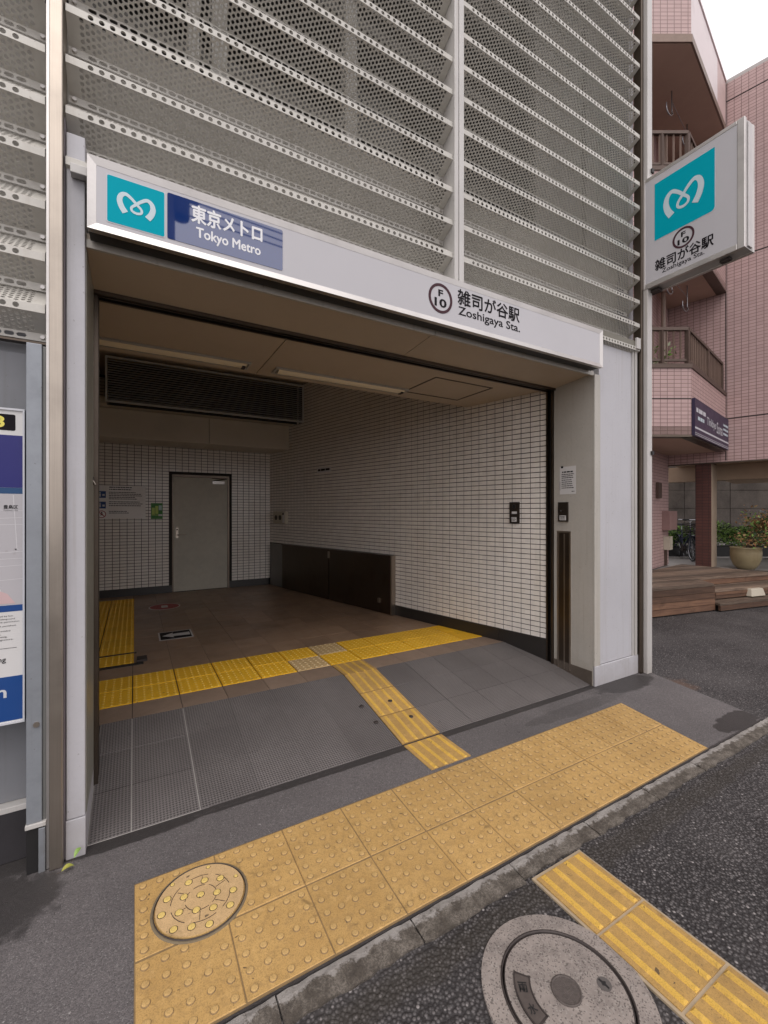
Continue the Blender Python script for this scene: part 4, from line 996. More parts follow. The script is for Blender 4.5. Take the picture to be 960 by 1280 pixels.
# ================================================================== INTERIOR THINGS
for k, (xa, xb, lab) in enumerate(((-.75, .79, 'slim recessed ceiling light at the louvred vent end of the low ceiling'), (.985, 2.255, 'slim recessed ceiling light nearest the tiled side wall'))):
    t_ = empty('ceiling_light', ((xa + xb) / 2, 3.50, 2.665), lab, 'light', 'recessed lights in the entrance ceiling')
    q = MB(); q.box(xa, xb, 3.425, 3.437, 2.648, 2.664, CREAM).box(xa, xb, 3.563, 3.575, 2.648, 2.664, CREAM).box(xa, xa + .012, 3.4371, 3.5629, 2.648, 2.664, CREAM).box(xb - .012, xb, 3.4371, 3.5629, 2.648, 2.664, CREAM); q.build('housing', t_)
    q = MB(); n = 8
    pts = [(3.4375 + .125 * i / n, 2.658 - .022 * math.sin(math.pi * i / n)) for i in range(n + 1)]
    for i in range(n): q.face([(xa + .03, *pts[i]), (xa + .03, *pts[i + 1]), (xb - .03, *pts[i + 1]), (xb - .03, *pts[i])], PLAS, True)
    for xx in (xa + .03, xb - .03): q.face([(xx, *p) for p in pts], PLAS)
    q.build('diffuser', t_)
    MB().box(xb - .06, xb - .035, 3.47, 3.53, 2.63, 2.655, IRON).build('lamp_holder', t_)
fd = Fr((0, YB, 0), (1, 0, 0))
IB = empty('information_board', (-.17, YB - .01, 1.4), 'white information board with blue pictograms on the back wall', 'notice board')
q = MB(); fd.rect(q, -.60, .157, 1.395, 1.915, .006, .022, M('board_white', (.84, .82, .80), .5)); q.build('board_panel', IB, .003)
q = MB()
for y in (1.72, 1.555): fd.rect(q, -.495, -.385, y, y + .105, .022, .023, BLUE); 
fd.ring(q, -.44, 1.465, .048, .058, .022, .0232, RED, 28); fd.slab(q, [(-.48, 1.495), (-.472, 1.503), (-.40, 1.435), (-.408, 1.427)], .022, .0232, RED)
for y in (1.72, 1.555):
    fd.disc(q, -.46, y + .08, .010, .023, .0236, TEXTW, 12); fd.rect(q, -.47, -.45, y + .02, y + .066, .023, .0236, TEXTW); fd.rect(q, -.43, -.40, y + .03, y + .06, .023, .0236, TEXTW)
fd.disc(q, -.44, 1.492, .010, .022, .0226, INK, 12); fd.slab(q, [(-.452, 1.44), (-.44, 1.48), (-.428, 1.44), (-.425, 1.475), (-.455, 1.475)], .022, .0226, INK)
q.build('pictograms', IB)
q = MB(); lines(fd, q, -.34, .0, 1.895, 2, .034, .013, .0232, INK, .2); lines(fd, q, -.345, .12, 1.815, 5, .026, .010, .0232, INK, .25); lines(fd, q, -.345, .12, 1.665, 3, .03, .011, .0232, INK, .2); lines(fd, q, -.345, -.06, 1.515, 2, .026, .010, .0232, INK, .2); q.build('print', IB)
PO = empty('green_poster', (.33, YB - .01, 1.39), 'small green and lime poster between the white board and the door', 'poster')
q = MB(); fd.rect(q, .235, .405, 1.385, 1.645, .006, .010, GREEN); q.build('sheet', PO)
q = MB(); fd.rect(q, .247, .29, 1.46, 1.57, .010, .0106, LGREEN); fd.rect(q, .297, .34, 1.47, 1.60, .010, .0106, LGREEN); fd.rect(q, .347, .392, 1.53, 1.61, .010, .0106, M('poster_mint', (.4, .55, .5), .5)); fd.rect(q, .245, .34, 1.445, 1.456, .010, .0106, LGREEN); fd.rect(q, .342, .398, 1.435, 1.462, .010, .0106, PAPER); q.build('print', PO)
EB = empty('wall_box', (2.25, 7.78, 1.3), 'beige double socket box on the wall corner above the flood barrier', 'box')
fR = Fr(RW0, -D)
q = MB(); fR.rect(q, -5.12, -4.72, 1.29, 1.51, .006, .07, BEIGE); q.build('casing', EB, .006)
q = MB(); fR.disc(q, -5.02, 1.40, .045, .07, .075, BROWNP, 20); fR.disc(q, -4.88, 1.40, .045, .07, .075, BROWNP, 20); fR.rect(q, -4.79, -4.735, 1.31, 1.49, .07, .078, PAPER); fR.rect(q, -4.785, -4.74, 1.45, 1.485, .078, .08, INK); q.build('socket', EB)
FB = empty('flood_barrier', (2.65, 6.2, FZ), 'dark bronze steel flood barrier panels stored along the tiled side wall', 'barrier')
for xa, xb, m_ in ((-4.80, -3.43, STEELD), (-3.41, -2.075, STEELD)):
    q = MB(); fR.rect(q, xa, xb, FZ + .01, .92, .03, .075, m_); q.build('barrier_panel', FB, .004)
q = MB(); fR.rect(q, -5.27, -4.82, FZ + .01, .925, .013, .05, M('barrier_post_grey', (.22, .215, .2), .45, .3)); q.build('end_panel', FB, .004)
q = MB(); fR.rect(q, -2.07, -2.045, FZ + .005, .935, .012, .085, STEEL); fR.rect(q, -4.815, -2.0705, .9205, .935, .028, .08, STEELD); fR.rect(q, -3.44, -3.40, .80, .90, .075, .085, STEEL); fR.rect(q, -2.30, -2.27, .30, .36, .075, .10, STEEL); q.build('barrier_frame', FB)
LB = empty('wall_label', (2.59, 6.35, 2.1), 'small white label strip high on the tiled side wall', 'label')
q = MB(); fR.rect(q, -3.83, -3.46, 2.125, 2.205, .006, .008, PAPER); fR.rect(q, -3.81, -3.48, 2.150, 2.180, .008, .0086, MAPB); lines(fR, q, -3.80, -3.49, 2.182, 1, .02, .034, .0090, INK, .05); q.build('label_plate', LB)
IC = empty('intercom_panel', (3.34, 3.13, 1.38), 'black intercom call panel on the white tiled wall', 'intercom')
q = MB(); fR.rect(q, -.388, -.282, 1.385, 1.60, .006, .022, BROWNP); q.build('panel', IC, .003)
q = MB(); fR.rect(q, -.36, -.305, 1.482, 1.505, .022, .024, PAPER); fR.rect(q, -.362, -.308, 1.402, 1.448, .022, .024, PAPER); lines(fR, q, -.358, -.315, 1.442, 3, .013, .006, .0245, INK, .2); q.build('label', IC)
q = MB(); fR.disc(q, -.335, 1.555, .018, .022, .026, BLACK, 20); fR.ring(q, -.335, 1.555, .018, .021, .022, .0265, STEELD, 20); q.build('speaker', IC)
fJ = Fr((3.42, 2.80, 0), (0, -1, 0))
IC2 = empty('key_panel', (3.41, 2.61, 1.41), 'bronze key switch panel on the cream jamb under the paper notice', 'switch')
q = MB(); fJ.rect(q, .135, .238, 1.412, 1.59, .001, .016, BROWNP); q.build('panel', IC2, .003)
q = MB(); fJ.rect(q, .155, .222, 1.425, 1.468, .016, .018, PAPER); lines(fJ, q, .16, .215, 1.462, 3, .012, .006, .0185, INK, .2); q.build('label', IC2)
q = MB(); fJ.disc(q, .17, 1.51, .007, .016, .024, CHROME, 14); q.build('key_switch', IC2)
PN = empty('paper_notice', (3.42, 2.57, 1.66), 'white printed paper notice taped to the cream jamb', 'notice')
q = MB(); fJ.rect(q, .145, .313, 1.662, 1.915, .0008, .0018, PAPER); q.build('sheet', PN)
q = MB(); lines(fJ, q, .170, .290, 1.872, 1, .02, .012, .0024, INK, .0); lines(fJ, q, .165, .295, 1.848, 3, .016, .007, .0024, INK, .25); lines(fJ, q, .165, .300, 1.796, 5, .018, .007, .0024, INK, .25); q.build('print', PN); q = MB(); lines(fJ, q, .27, .30, 1.69, 1, .02, .006, .0024, INK, 0); q.build('footer_print', PN)
q = MB(); fJ.rect(q, .158, .182, 1.903, 1.922, .0018, .0026, INK); fJ.rect(q, .14, .152, 1.70, 1.78, .0018, .0024, MAPB); q.build('tape', PN)
# floor stickers
fF = Fr((0, 0, FZ), (1, 0, 0), (0, 1, 0))
S1 = empty('floor_sticker', (.37, 6.85, FZ), 'red and white oval sticker on the brown floor before the door', 'floor sticker')
q = MB(); pts = [(.37 + .20 * math.cos(6.2832 * i / 32), 6.85 + .21 * math.sin(6.2832 * i / 32)) for i in range(32)]; fF.slab(q, pts, .0005, .0016, PAPER)
pts = [(.37 + .185 * math.cos(6.2832 * i / 32), 6.85 + .195 * math.sin(6.2832 * i / 32)) for i in range(32)]; fF.slab(q, pts, .0016, .0022, RED); fF.rrect(q, .33, .41, 6.77, 6.93, .02, .0022, .0028, PAPER); q.build('sticker', S1)
S2 = empty('floor_sticker', (.39, 5.22, FZ), 'black and white arrow sticker pointing to the yellow strip', 'floor sticker')
q = MB(); fF.rect(q, .225, .555, 5.05, 5.39, .0005, .0014, PAPER); fF.rect(q, .24, .54, 5.07, 5.37, .0014, .002, INK); fF.slab(q, [(.26, 5.22), (.37, 5.12), (.36, 5.175), (.53, 5.16), (.53, 5.28), (.36, 5.265), (.37, 5.32)], .002, .0026, PAPER); q.build('sticker', S2)
q = MB(); q.box(-.27, .07, 4.36, 4.41, FZ - .004, FZ + .007, BLACK); q.box(.02, .10, 4.43, 4.55, FZ - .004, FZ + .02, IRON); q.box(-.62, .02, 4.72, 4.735, FZ + .0, FZ + .0125, BLACK)
tag(q.build('floor_bracket'), 'black worn bracket at the near end of the yellow floor strip', 'bracket')
# leaves on the pavement
for k, (p, sz, m_, rot, lab) in enumerate((((-.262, 2.235, .012), .045, LEAFY, .3, 'yellowing fallen leaf lying at the foot of the steel column'), ((-.222, 2.268, .03), .036, LEAFG, .9, 'small green leaf standing against the white jamb base'))):
    q = MB(); n = 8; pts = []
    for i in range(n + 1):
        t = i / n; pts.append((t * sz, math.sin(math.pi * t) ** .8 * sz * .30, .008 * math.sin(math.pi * t)))
    cr, sr = math.cos(rot), math.sin(rot)
    T = lambda x, y, z: (p[0] + x * cr - y * sr, p[1] + x * sr + y * cr - .02, p[2] + z + (x * .5 if k else 0) + abs(y) * .35)
    for i in range(n):
        a, b_ = pts[i], pts[i + 1]
        for sg_ in (1, -1): q.face([T(a[0], 0, a[2]), T(b_[0], 0, b_[2]), T(b_[0], sg_ * b_[1], b_[2]), T(a[0], sg_ * a[1], a[2])], m_, True)
    q.tube(T(0, 0, 0), T(-.015, 0, 0), .0012, STEM, n=5)
    tag(q.build('leaf'), lab, 'leaf')

# ================================================================== APARTMENT BUILDING
e1 = Vector((.970, .242, 0)); e2 = Vector((-.242, .970, 0)); Ee = Vector((10.35, 4.10, 0)); S_ = Vector((7.81, 3.57, 0)); eA = Vector((-.866, .5, 0)); S2_ = S_ + eA * 1.27
AP = empty('apartment_building', (9.5, 5, 0), 'pink tiled apartment building with brown balcony railings across the side street', 'building')
def wallslab(a, b, z0, z1, th, m, name, parent=AP):
    d = (b - a).normalized(); nn = Vector((d.y, -d.x, 0)) * th     # thickness to the right of a->b
    return MB().prism([(a.x, a.y), (b.x, b.y), (b.x + nn.x, b.y + nn.y), (a.x + nn.x, a.y + nn.y)], z0, z1, m).build(name, parent)
wE = Ee + e2 * 1.0; wS = Ee - e2 * 6.0
wallslab(wE, wS, 2.52, 10.15, -.28, PINK, 'wall')
wallslab(wE - e1 * .0 , wS, 10.152, 10.22, -.30, M('coping_grey', (.45, .42, .40), .6), 'roof_coping')
wallslab(wE + e1 * .02, wE - e1 * 3.6 , .36, 10.1, .3, PINK, 'recess_wall')
q = MB(); a = wE + e1 * .285; b = wS + e1 * .285; c_ = b + e1 * 9; d_ = a + e1 * 9
q.prism([(a.x, a.y), (b.x, b.y), (c_.x, c_.y), (d_.x, d_.y)], 2.54, 10.1, PASS); q.build('upper_storeys', AP)
for z in (3.37, 6.57, 9.77): wallslab(wE - e1 * .004, wS - e1 * .004, z, z + .018, -.004, GROUTW, 'wall_joint')
for s_ in (.0, -2.2, -4.4):
    a = Ee + e2 * (s_ + .01) - e1 * .004; b = Ee + e2 * (s_ - .006) - e1 * .004; wallslab(a, b, 2.54, 10.14, -.0035, GROUTW, 'wall_joint')
wallslab(wE - e1 * .02, wS - e1 * .02, 2.495, 2.519, -.05, STEELD, 'drip_edge')
dE, dA = (Ee - S_).normalized(), eA
nE = Vector((dE.y, -dE.x, 0)); nA = Vector((-.5, -.866, 0))
recL = wE - e1 * 3.50
def bal_poly(off=0):
    a = Ee - dE * .02 + nE * off; b = S_ + (nE + nA).normalized() * off; c2 = S2_ + nA * off
    return [(wE.x - .02, wE.y), (a.x, a.y), (b.x, b.y), (c2.x, c2.y), (recL.x, recL.y)]
def seg_wall(p, q_, z0, z1, th, m, name, parent):
    d = (q_ - p).normalized(); nn = Vector((-d.y, d.x, 0)) * th
    return MB().prism([(p.x, p.y), (q_.x, q_.y), (q_.x + nn.x, q_.y + nn.y), (p.x + nn.x, p.y + nn.y)], z0, z1, m).build(name, parent)
for lvl in (0, 1):
    zb = 2.73 + 3.2 * lvl
    MB().prism(bal_poly(0), zb, zb + .16, SOFF).build('balcony_slab', AP)
    # outline runs S2_ -> S_ -> Ee seen from the street; the wall thickness goes inwards
    seg_wall(S2_, S_, zb + .02, zb + 1.10, .14, PINK, 'balcony_parapet', AP); seg_wall(S_, Ee - dE * .03, zb + .02, zb + 1.10, .14, PINK, 'balcony_parapet', AP)
    seg_wall(S2_ + nA * .012, S_ + (nA + nE).normalized() * .014, zb - .012, zb + .018, .16, STEELD, 'drip_edge', AP); seg_wall(S_ + (nA + nE).normalized() * .014, Ee - dE * .03 + nE * .012, zb - .012, zb + .018, .16, STEELD, 'drip_edge', AP)
    seg_wall(S2_ + nA * .02, S_ + (nA + nE).normalized() * .022, zb + 1.102, zb + 1.17, .18, RAIL, 'parapet_cap', AP); seg_wall(S_ + (nA + nE).normalized() * .022, Ee - dE * .03 + nE * .02, zb + 1.102, zb + 1.17, .18, RAIL, 'parapet_cap', AP)
    if lvl == 0: seg_wall(S2_ + nA * .003, S_ + nA * .003, zb + .60, zb + .615, .01, GROUTW, 'wall_joint', AP)
    rl = MB(); zt = zb + 1.78
    i1 = S_ - (nE + nA).normalized() * .06; i0 = S2_ - nA * .06; i2 = Ee - dE * .06 - nE * .06
    Z = lambda p, z: (p.x, p.y, z)
    for a, b in ((i0, i1), (i1, i2)):
        d = (b - a).normalized(); nn = Vector((d.y, -d.x, 0)) * .03
        rl.prism([(a.x + nn.x, a.y + nn.y), (b.x + nn.x, b.y + nn.y), (b.x - nn.x, b.y - nn.y), (a.x - nn.x, a.y - nn.y)], zt - .05, zt, RAIL)
        rl.prism([(a.x + nn.x * .6, a.y + nn.y * .6), (b.x + nn.x * .6, b.y + nn.y * .6), (b.x - nn.x * .6, b.y - nn.y * .6), (a.x - nn.x * .6, a.y - nn.y * .6)], zb + 1.23, zb + 1.265, RAIL)
    rail = rl.build('railing', AP)
    bm_ = MB().box(-.011, .011, -.011, .011, 0, .47, RAILL).mesh('baluster'); pm_ = MB().box(-.03, .03, -.03, .03, 0, .565, RAIL).mesh('railing_post')
    for a, b in ((i0, i1), (i1, i2)):
        L = (b - a).length; n = int(L / .112)
        for i in range(1, n):
            p = a + (b - a) * i / n; put('baluster', bm_, (p.x, p.y, zb + 1.264), rail)
        for t in ((.0, .52, .985) if a is i1 else (.28, .66)):
            p = a + (b - a) * t; put('railing_post', pm_, (p.x, p.y, zb + 1.168), rail)
    # sliding door and columns in the recess
    for t0, t1 in ((1.2, 2.9),):
        a = wE - e1 * t1 - Vector((-.242, .97, 0)) * .012; b = wE - e1 * t0 - Vector((-.242, .97, 0)) * .012
        wn = seg_wall(a, b, zb + .3, zb + 2.4, .01, GLASSD, 'window', AP)
        for t in (0, .5, 1):
            p = a + (b - a) * t; seg_wall(p - e1 * .03 + nE * .01, p + e1 * .03 + nE * .01, zb + .3, zb + 2.4, .01, RAILL, 'window_frame', wn)
        seg_wall(a + nE * .012, b + nE * .012, zb + 2.402, zb + 2.46, .02, RAILL, 'window_frame', wn)
    for t in (.9, 2.05, 3.0):
        p = wE - e1 * t + nE * .12; MB().tube((p.x, p.y, zb + .17), (p.x, p.y, zb + 3.19), .045, M('drain_pipe', (.36, .27, .22), .5), n=12).build('drain_pipe', AP)
    for t in (.9, 1.9):
        p = Ee - dE * t - nE * .45; zt = zb + 3.2
        pts = [(p.x, p.y, zt), (p.x, p.y, zt - .42)] + [(p.x - .11 + .11 * math.cos(R(k)), p.y - .02, zt - .42 - .11 * math.sin(R(k))) for k in range(20, 181, 20)] + [(p.x - .22, p.y - .02, zt - .36)]
        MB().path(pts, .011, CHROME, 7).build('laundry_hook', AP)
    p0 = Ee - dE * .9 - nE * .45; p1 = Ee - dE * 1.9 - nE * .45; MB().tube((p0.x, p0.y, zb + 2.98), (p1.x, p1.y, zb + 2.98), .006, CHROME, n=6).build('laundry_rail', AP)
zb = 9.13
MB().prism(bal_poly(-.01), zb - .035, zb + .12, SOFF).build('roof_soffit', AP)
seg_wall(S2_, S_, zb + .10, 10.15, .16, PINK, 'roof_parapet', AP); seg_wall(S_, Ee - dE * .75, zb + .10, 10.15, .16, PINKL, 'roof_parapet', AP); seg_wall(Ee - dE * .748, Ee - dE * .03, zb + .10, 10.148, .16, M('pink_render', (.58, .43, .41), .6), 'roof_parapet', AP)
seg_wall(S2_ + nA * .02, S_ + (nA + nE).normalized() * .02, zb - .03, zb + .099, .2, RAILL, 'roof_edge', AP); seg_wall(S_ + (nA + nE).normalized() * .02, Ee - dE * .03 + nE * .02, zb - .03, zb + .099, .2, RAILL, 'roof_edge', AP)
seg_wall(S_ + (nA + nE).normalized() * .02, Ee - dE * .03 + nE * .02, 10.152, 10.19, .2, PINKL, 'roof_coping', AP); seg_wall(S2_ + nA * .02, S_ + (nA + nE).normalized() * .02, 10.152, 10.19, .2, PINKL, 'roof_coping', AP)
# passage: column, beams
def column(k):
    p = [k, k + e2 * .27, k + e2 * .27 + e1 * .6, k + e1 * .6]
    co_ = MB().prism([(v.x, v.y) for v in p], .30, 2.53, BRICK).build('column', AP)
    k2 = k - e2 * .006; MB().prism([(v.x, v.y) for v in (k2 + e1 * .012, k2 + e1 * .59, k2 + e1 * .59 + e2 * .0055, k2 + e1 * .012 + e2 * .0055)], .34, 2.50, M('column_lit_beige', (.38, .29, .21), .7)).build('column_lit_side', co_)  # thin beige sheet paints the lit tone onto the column's side face
column(Vector((10.315, 4.345, 0))); column(Vector((10.315, 4.345, 0)) - e2 * 4.6)
q = MB(); a, b = Ee + e1 * .9 + e2 * 1.2, Ee + e1 * .9 - e2 * 6
wallslab(a, b, 2.20, 2.535, -.3, PASS, 'passage_beam')
# ground floor fittings
def on_ground_wall(t): return wE - e1 * t - Vector((-.242, .97, 0)) * .002
def fitting(name, t0, t1, z0, z1, d, m, parent=AP):
    a, b = on_ground_wall(t1), on_ground_wall(t0); return seg_wall(a - Vector((-.242, .97, 0)) * d, b - Vector((-.242, .97, 0)) * d, z0, z1, d - .001, m, name, parent)
fitting('wall_vent', .72, .98, 1.78, 2.10, .05, M('vent_brown', (.12, .08, .065), .5, .3))
fitting('notice_plate', -.12, .52, 1.12, 1.52, .14, M('plate_pinkbrown', (.30, .185, .17), .6))
fitting('meter_box', .18, .40, .70, .98, .12, BEIGE)
fitting('meter_pipe', .30, .345, .36, .70, .05, RAIL)
# shop sign on the balcony
SS = empty('shop_sign', ((S_.x + Ee.x) / 2, (S_.y + Ee.y) / 2, 2.78), 'dark purple shop sign with white stripes on the lowest balcony', 'sign')
fS = Fr(S_ + nE * .0, dE); Ls = (Ee - S_).length
q = MB(); fS.rect(q, .01, Ls - .06, 2.735, 3.345, .004, .05, SHOPN); q.build('sign_panel', SS, .004)
q = MB(); fS.rect(q, .01, Ls - .06, 2.855, 2.885, .05, .0515, TEXTW); fS.rect(q, .01, Ls - .06, 2.755, 2.765, .05, .0515, TEXTW); fS.rect(q, .01, Ls - .06, 2.785, 2.792, .05, .0515, TEXTW); q.build('stripe', SS)
q = MB(); fS.text(q, 'Tinkbys', .78, 1.45, 2.97, 3.15, .053, TEXTW, .01, .0012, .15); fS.text(q, 'Sona', 1.50, 1.98, 2.95, 3.16, .053, TEXTW, .01, .0012, .1); q.build('lettering', SS)
q = MB(); lines(fS, q, .08, .72, 3.20, 1, .1, .07, .053, TEXTW, .1); lines(fS, q, .18, .60, 3.07, 1, .1, .06, .053, LOGO, .1)
for k in range(3): lines(fS, q, 2.05, 2.48, 3.20 - .085 * k, 1, .1, .04, .053, LOGO, .15)
q.build('small_print', SS)
# plants on the balcony
def shrub(name, label, cat, c_, rad, n, size, mats, stems=5, base=None, group=None, flat=1.0):
    t = empty(name, base or (c_[0], c_[1], c_[2] - rad[2]), label, cat, group)
    q = MB(); rr = random.Random(len(label))
    cl_ = [(Vector((rr.gauss(0, .45) * rad[0], rr.gauss(0, .45) * rad[1], rr.uniform(-.7, .8) * rad[2])), rr.uniform(.25, .5)) for _ in range(26)]
    for i in range(n):
        cc, s_ = rr.choice(cl_); p = Vector(c_) + cc + Vector((rr.gauss(0, 1) * rad[0], rr.gauss(0, 1) * rad[1], rr.gauss(0, 1) * rad[2])) * s_ * .5
        q.leaf(p, (rr.gauss(0, 1), rr.gauss(0, 1), rr.uniform(-.4, 1.2)), size * rr.uniform(.6, 1.3), mats[min(int(rr.random() ** 1.5 * len(mats)), len(mats) - 1)], .45)
    q.build('foliage', t)
    q = MB(); b0 = Vector(base or (c_[0], c_[1], c_[2] - rad[2]))
    for k in range(stems):
        tip = Vector(c_) + cl_[k][0]; mid = (b0 + tip) / 2 + Vector((rr.uniform(-.05, .05), rr.uniform(-.05, .05), .05)); q.tube(b0, mid, .012, STEM, .009, 6); q.tube(mid, tip, .009, STEM, .004, 6)
    q.build('stem', t); return t
pb = S_ - nE * .55 + dE * .05
shrub('balcony_plant', 'pale leafy pot plant behind the lowest balcony railing', 'plant', (pb.x, pb.y, 4.0), (.26, .2, .36), 420, .09, [M('leaf_pale', (.42, .45, .30), .6), LEAFG], 4, (pb.x, pb.y, 2.9))

# ---- plaza, deck
q = MB(); q.prism([(8.4, 3.75), (10.0, 3.45), (10.62, 3.18), (17, 1.6), (40, 8), (30, 25), (8, 7), (6, 4.6)], -.1, .335, PLAZA); struct(q.build('plaza'))
DK = empty('wooden_deck', (7.8, 3.6, 0), 'weathered wooden deck with plank steps in front of the pink building', 'deck')
C_ = Vector((7.68, 3.19, 0)); N_ = Vector((8.07, 3.61, 0)); e3 = Vector(E3); n3 = Vector((.171, .985, 0)); FL = C_ - e3 * 2.6; RR = N_ + e3 * 2.6
def hclip(poly, nrm, d, keep_less=True):
    out = []; f = lambda p: (d - (p[0] * nrm.x + p[1] * nrm.y)) * (1 if keep_less else -1)
    for i in range(len(poly)):
        p, s_ = poly[i], poly[(i + 1) % len(poly)]; fp, fq = f(p), f(s_)
        if fp >= 0: out.append(p)
        if fp * fq < 0: t = fp / (fp - fq); out.append((p[0] + (s_[0] - p[0]) * t, p[1] + (s_[1] - p[1]) * t))
    return out
def planks(poly, z, wd=.115, th=.032, name='deck_plank'):
    ds = [p[0] * n3.x + p[1] * n3.y for p in poly]; d = min(ds)
    while d < max(ds):
        pp = hclip(hclip(poly, n3, d + .005, False), n3, d + wd - .005)
        if len(pp) > 2 and abs(sum(pp[i][0] * pp[(i + 1) % len(pp)][1] - pp[(i + 1) % len(pp)][0] * pp[i][1] for i in range(len(pp)))) > .004:
            MB().prism(pp, z - th, z + random.uniform(-.002, .002), WOODT).build(name, DK)
        d += wd
back = lambda p, k: p + n3 * k
T2 = lambda *a: [(v.x, v.y) for v in a]
planks(T2(FL, C_, N_, back(FL, .52)), .40)
planks(T2(back(FL, .52), N_, Vector((10.05, 3.22, 0)), Vector((10.0, 4.75, 0)), Vector((8.3, 4.50, 0)), Vector((5.7, 4.4, 0))), .40)
planks(T2(Vector((7.75, 3.27, 0)), Vector((7.90, 3.27, 0)), Vector((8.9, 3.10, 0)), Vector((10.6, 2.80, 0)), Vector((10.6, 3.2, 0)), N_), .27)
planks(T2(C_ + e3 * .01 - n3 * .08, C_ + e3 * 2.6 - n3 * .08, C_ + e3 * 2.6 + n3 * .35, Vector((7.86, 3.38, 0)), C_ + e3 * .01), .112)
def riser(a, b, z0, z1, rows, m=WOODF):
    d = (b - a).normalized(); nn = Vector((d.y, -d.x, 0)); h = (z1 - z0) / rows
    for k in range(rows):
        o_ = random.uniform(0, .006)
        MB().prism([(a.x + nn.x * o_, a.y + nn.y * o_), (b.x + nn.x * o_, b.y + nn.y * o_), (b.x - nn.x * .03, b.y - nn.y * .03), (a.x - nn.x * .03, a.y - nn.y * .03)], z0 + h * k + .003, z0 + h * (k + 1) - .003, m).build('riser_plank', DK)
riser(FL, C_, 0, .366, 4); riser(C_ + e3 * .004, N_ + e3 * .004 + n3 * .0, 0, .366, 4); riser(N_ + e3 * .01, RR, .275, .366, 1)
riser(Vector((7.9, 3.272, 0)), Vector((9.9, 2.92, 0)), .13, .236, 2); riser(C_ + e3 * .012 - n3 * .075, C_ + e3 * 2.6 - n3 * .075, 0.0, .079, 1)
ub = MB(); ub.prism(T2(FL + n3 * .04, C_ + n3 * .06 - e3 * .04, N_ + n3 * .06 - e3 * .03, RR + n3 * .05, RR + n3 * .3, Vector((10.0, 4.6, 0)), Vector((8.3, 4.45, 0)), Vector((5.7, 4.3, 0))), -.05, .36, SOIL); ub.build('deck_frame', DK)
ub = MB(); ub.prism(T2(C_ - n3 * .03 + e3 * .05, C_ + e3 * 2.6 - n3 * .03, C_ + e3 * 2.6 + n3 * .5, N_ + e3 * .05), -.05, .078, SOIL); ub.build('deck_frame', DK)
q = MB(); p = Vector((8.62, 3.06, 0)); q.hexa([(p.x, p.y, .13), (p.x + .35, p.y - .06, .13), (p.x + .37, p.y + .10, .13), (p.x + .02, p.y + .16, .13), (p.x + .04, p.y + .02, .25), (p.x + .33, p.y - .03, .25), (p.x + .35, p.y + .08, .25), (p.x + .06, p.y + .13, .25)], BEIGE)
tag(q.build('stone_block', None, .01), 'pale stone block resting on the lowest deck step', 'block')
# planter
PL = empty('planter_bowl', (10.83, 3.95, .335), 'large rounded olive glazed planter bowl on the plaza paving', 'planter')
pc = (10.83, 3.95, .335); q = MB(); q.lathe(pc, [(r_ * .8, z_) for r_, z_ in ((0, 0), (.17, 0), (.26, .09), (.315, .22), (.325, .34), (.318, .42), (.335, .44), (.318, .45), (.295, .43), (.29, .38))], POT, 40); q.build('bowl', PL)
q = MB(); q.lathe(pc, [(0, .40), (.12, .41), (.236, .385)], SOIL, 24); q.build('soil', PL)
shrub('nandina_shrub', 'bronze leaved shrub growing from the glazed planter bowl', 'shrub', (11.05, 3.66, 1.12), (.50, .50, .36), 2000, .07, [LEAFR, LEAFR, LEAFG, LEAFD], 9, (10.83, 3.95, .73))
# hedge and its black kerb
hc = Vector((11 * 1.163, 11 * .482, 0)); hd_ = Vector((.866, -.5, 0))
HP = empty('hedge_trough', (hc.x, hc.y, .335), 'long black trough under the clipped green hedge', 'trough')
q = MB(); a = hc - hd_ * 1.9; b = hc + hd_ * 3; nn = Vector((.5, .866, 0))
q.prism(T2(a, b, b + nn * .5, a + nn * .5), .37, .62, BLACK); q.prism(T2(a - nn * .06, b - nn * .06, b + nn * .55, a + nn * .55), .334, .369, M('trough_kerb', (.40, .38, .36), .8)); q.build('trough_body', HP)
HG = empty('hedge', (hc.x, hc.y, .62), 'low clipped green hedge in front of the concrete wall', 'hedge'); q = MB(); rr = random.Random(3)
for i in range(9000):
    t = rr.uniform(-1.85, 2.95); u_ = rr.uniform(0, .5); z = .6 + .5 * (rr.random() ** .6) * (1 + .16 * math.sin(t * 7) + .12 * math.sin(t * 3.1 + 1))
    p = hc + hd_ * t + nn * u_; q.leaf((p.x, p.y, z), (rr.gauss(0, 1), rr.gauss(0, 1), rr.uniform(-.2, 1.4)), rr.uniform(.05, .09), rr.choice((LEAFG, LEAFG, LEAFD)), .5)
q.build('foliage', HG); q = MB()
for k in range(40):
    p = hc + hd_ * rr.uniform(-1.8, 2.9) + nn * .25; q.tube((p.x, p.y, .6), (p.x + rr.uniform(-.1, .1), p.y, .95), .008, STEM, n=5)
q.build('stem', HG)
# concrete wall with formwork joints
CW = empty('concrete_wall', (20.3, 7.9, 0), 'old grey brown concrete wall with formwork joints behind the hedge', 'wall')
wc = Vector((20.3, 7.9, 0)); k = 0
for i in range(-9, 9):
    for j in range(6):
        a = wc + hd_ * (i * 1.8 + .012) + nn * random.uniform(-.012, .012); b = a + hd_ * 1.776
        MB().prism(T2(a, b, b + nn * .25, a + nn * .25), .2 + j * .72 + .008, .2 + j * .72 + .712, CONC).build('wall_panel', CW)
a = wc - hd_ * 16.2 + nn * .05; b = wc + hd_ * 16.2 + nn * .05; MB().prism(T2(a, b, b + nn * .3, a + nn * .3), 0, 4.5, SOIL).build('wall_core', CW)
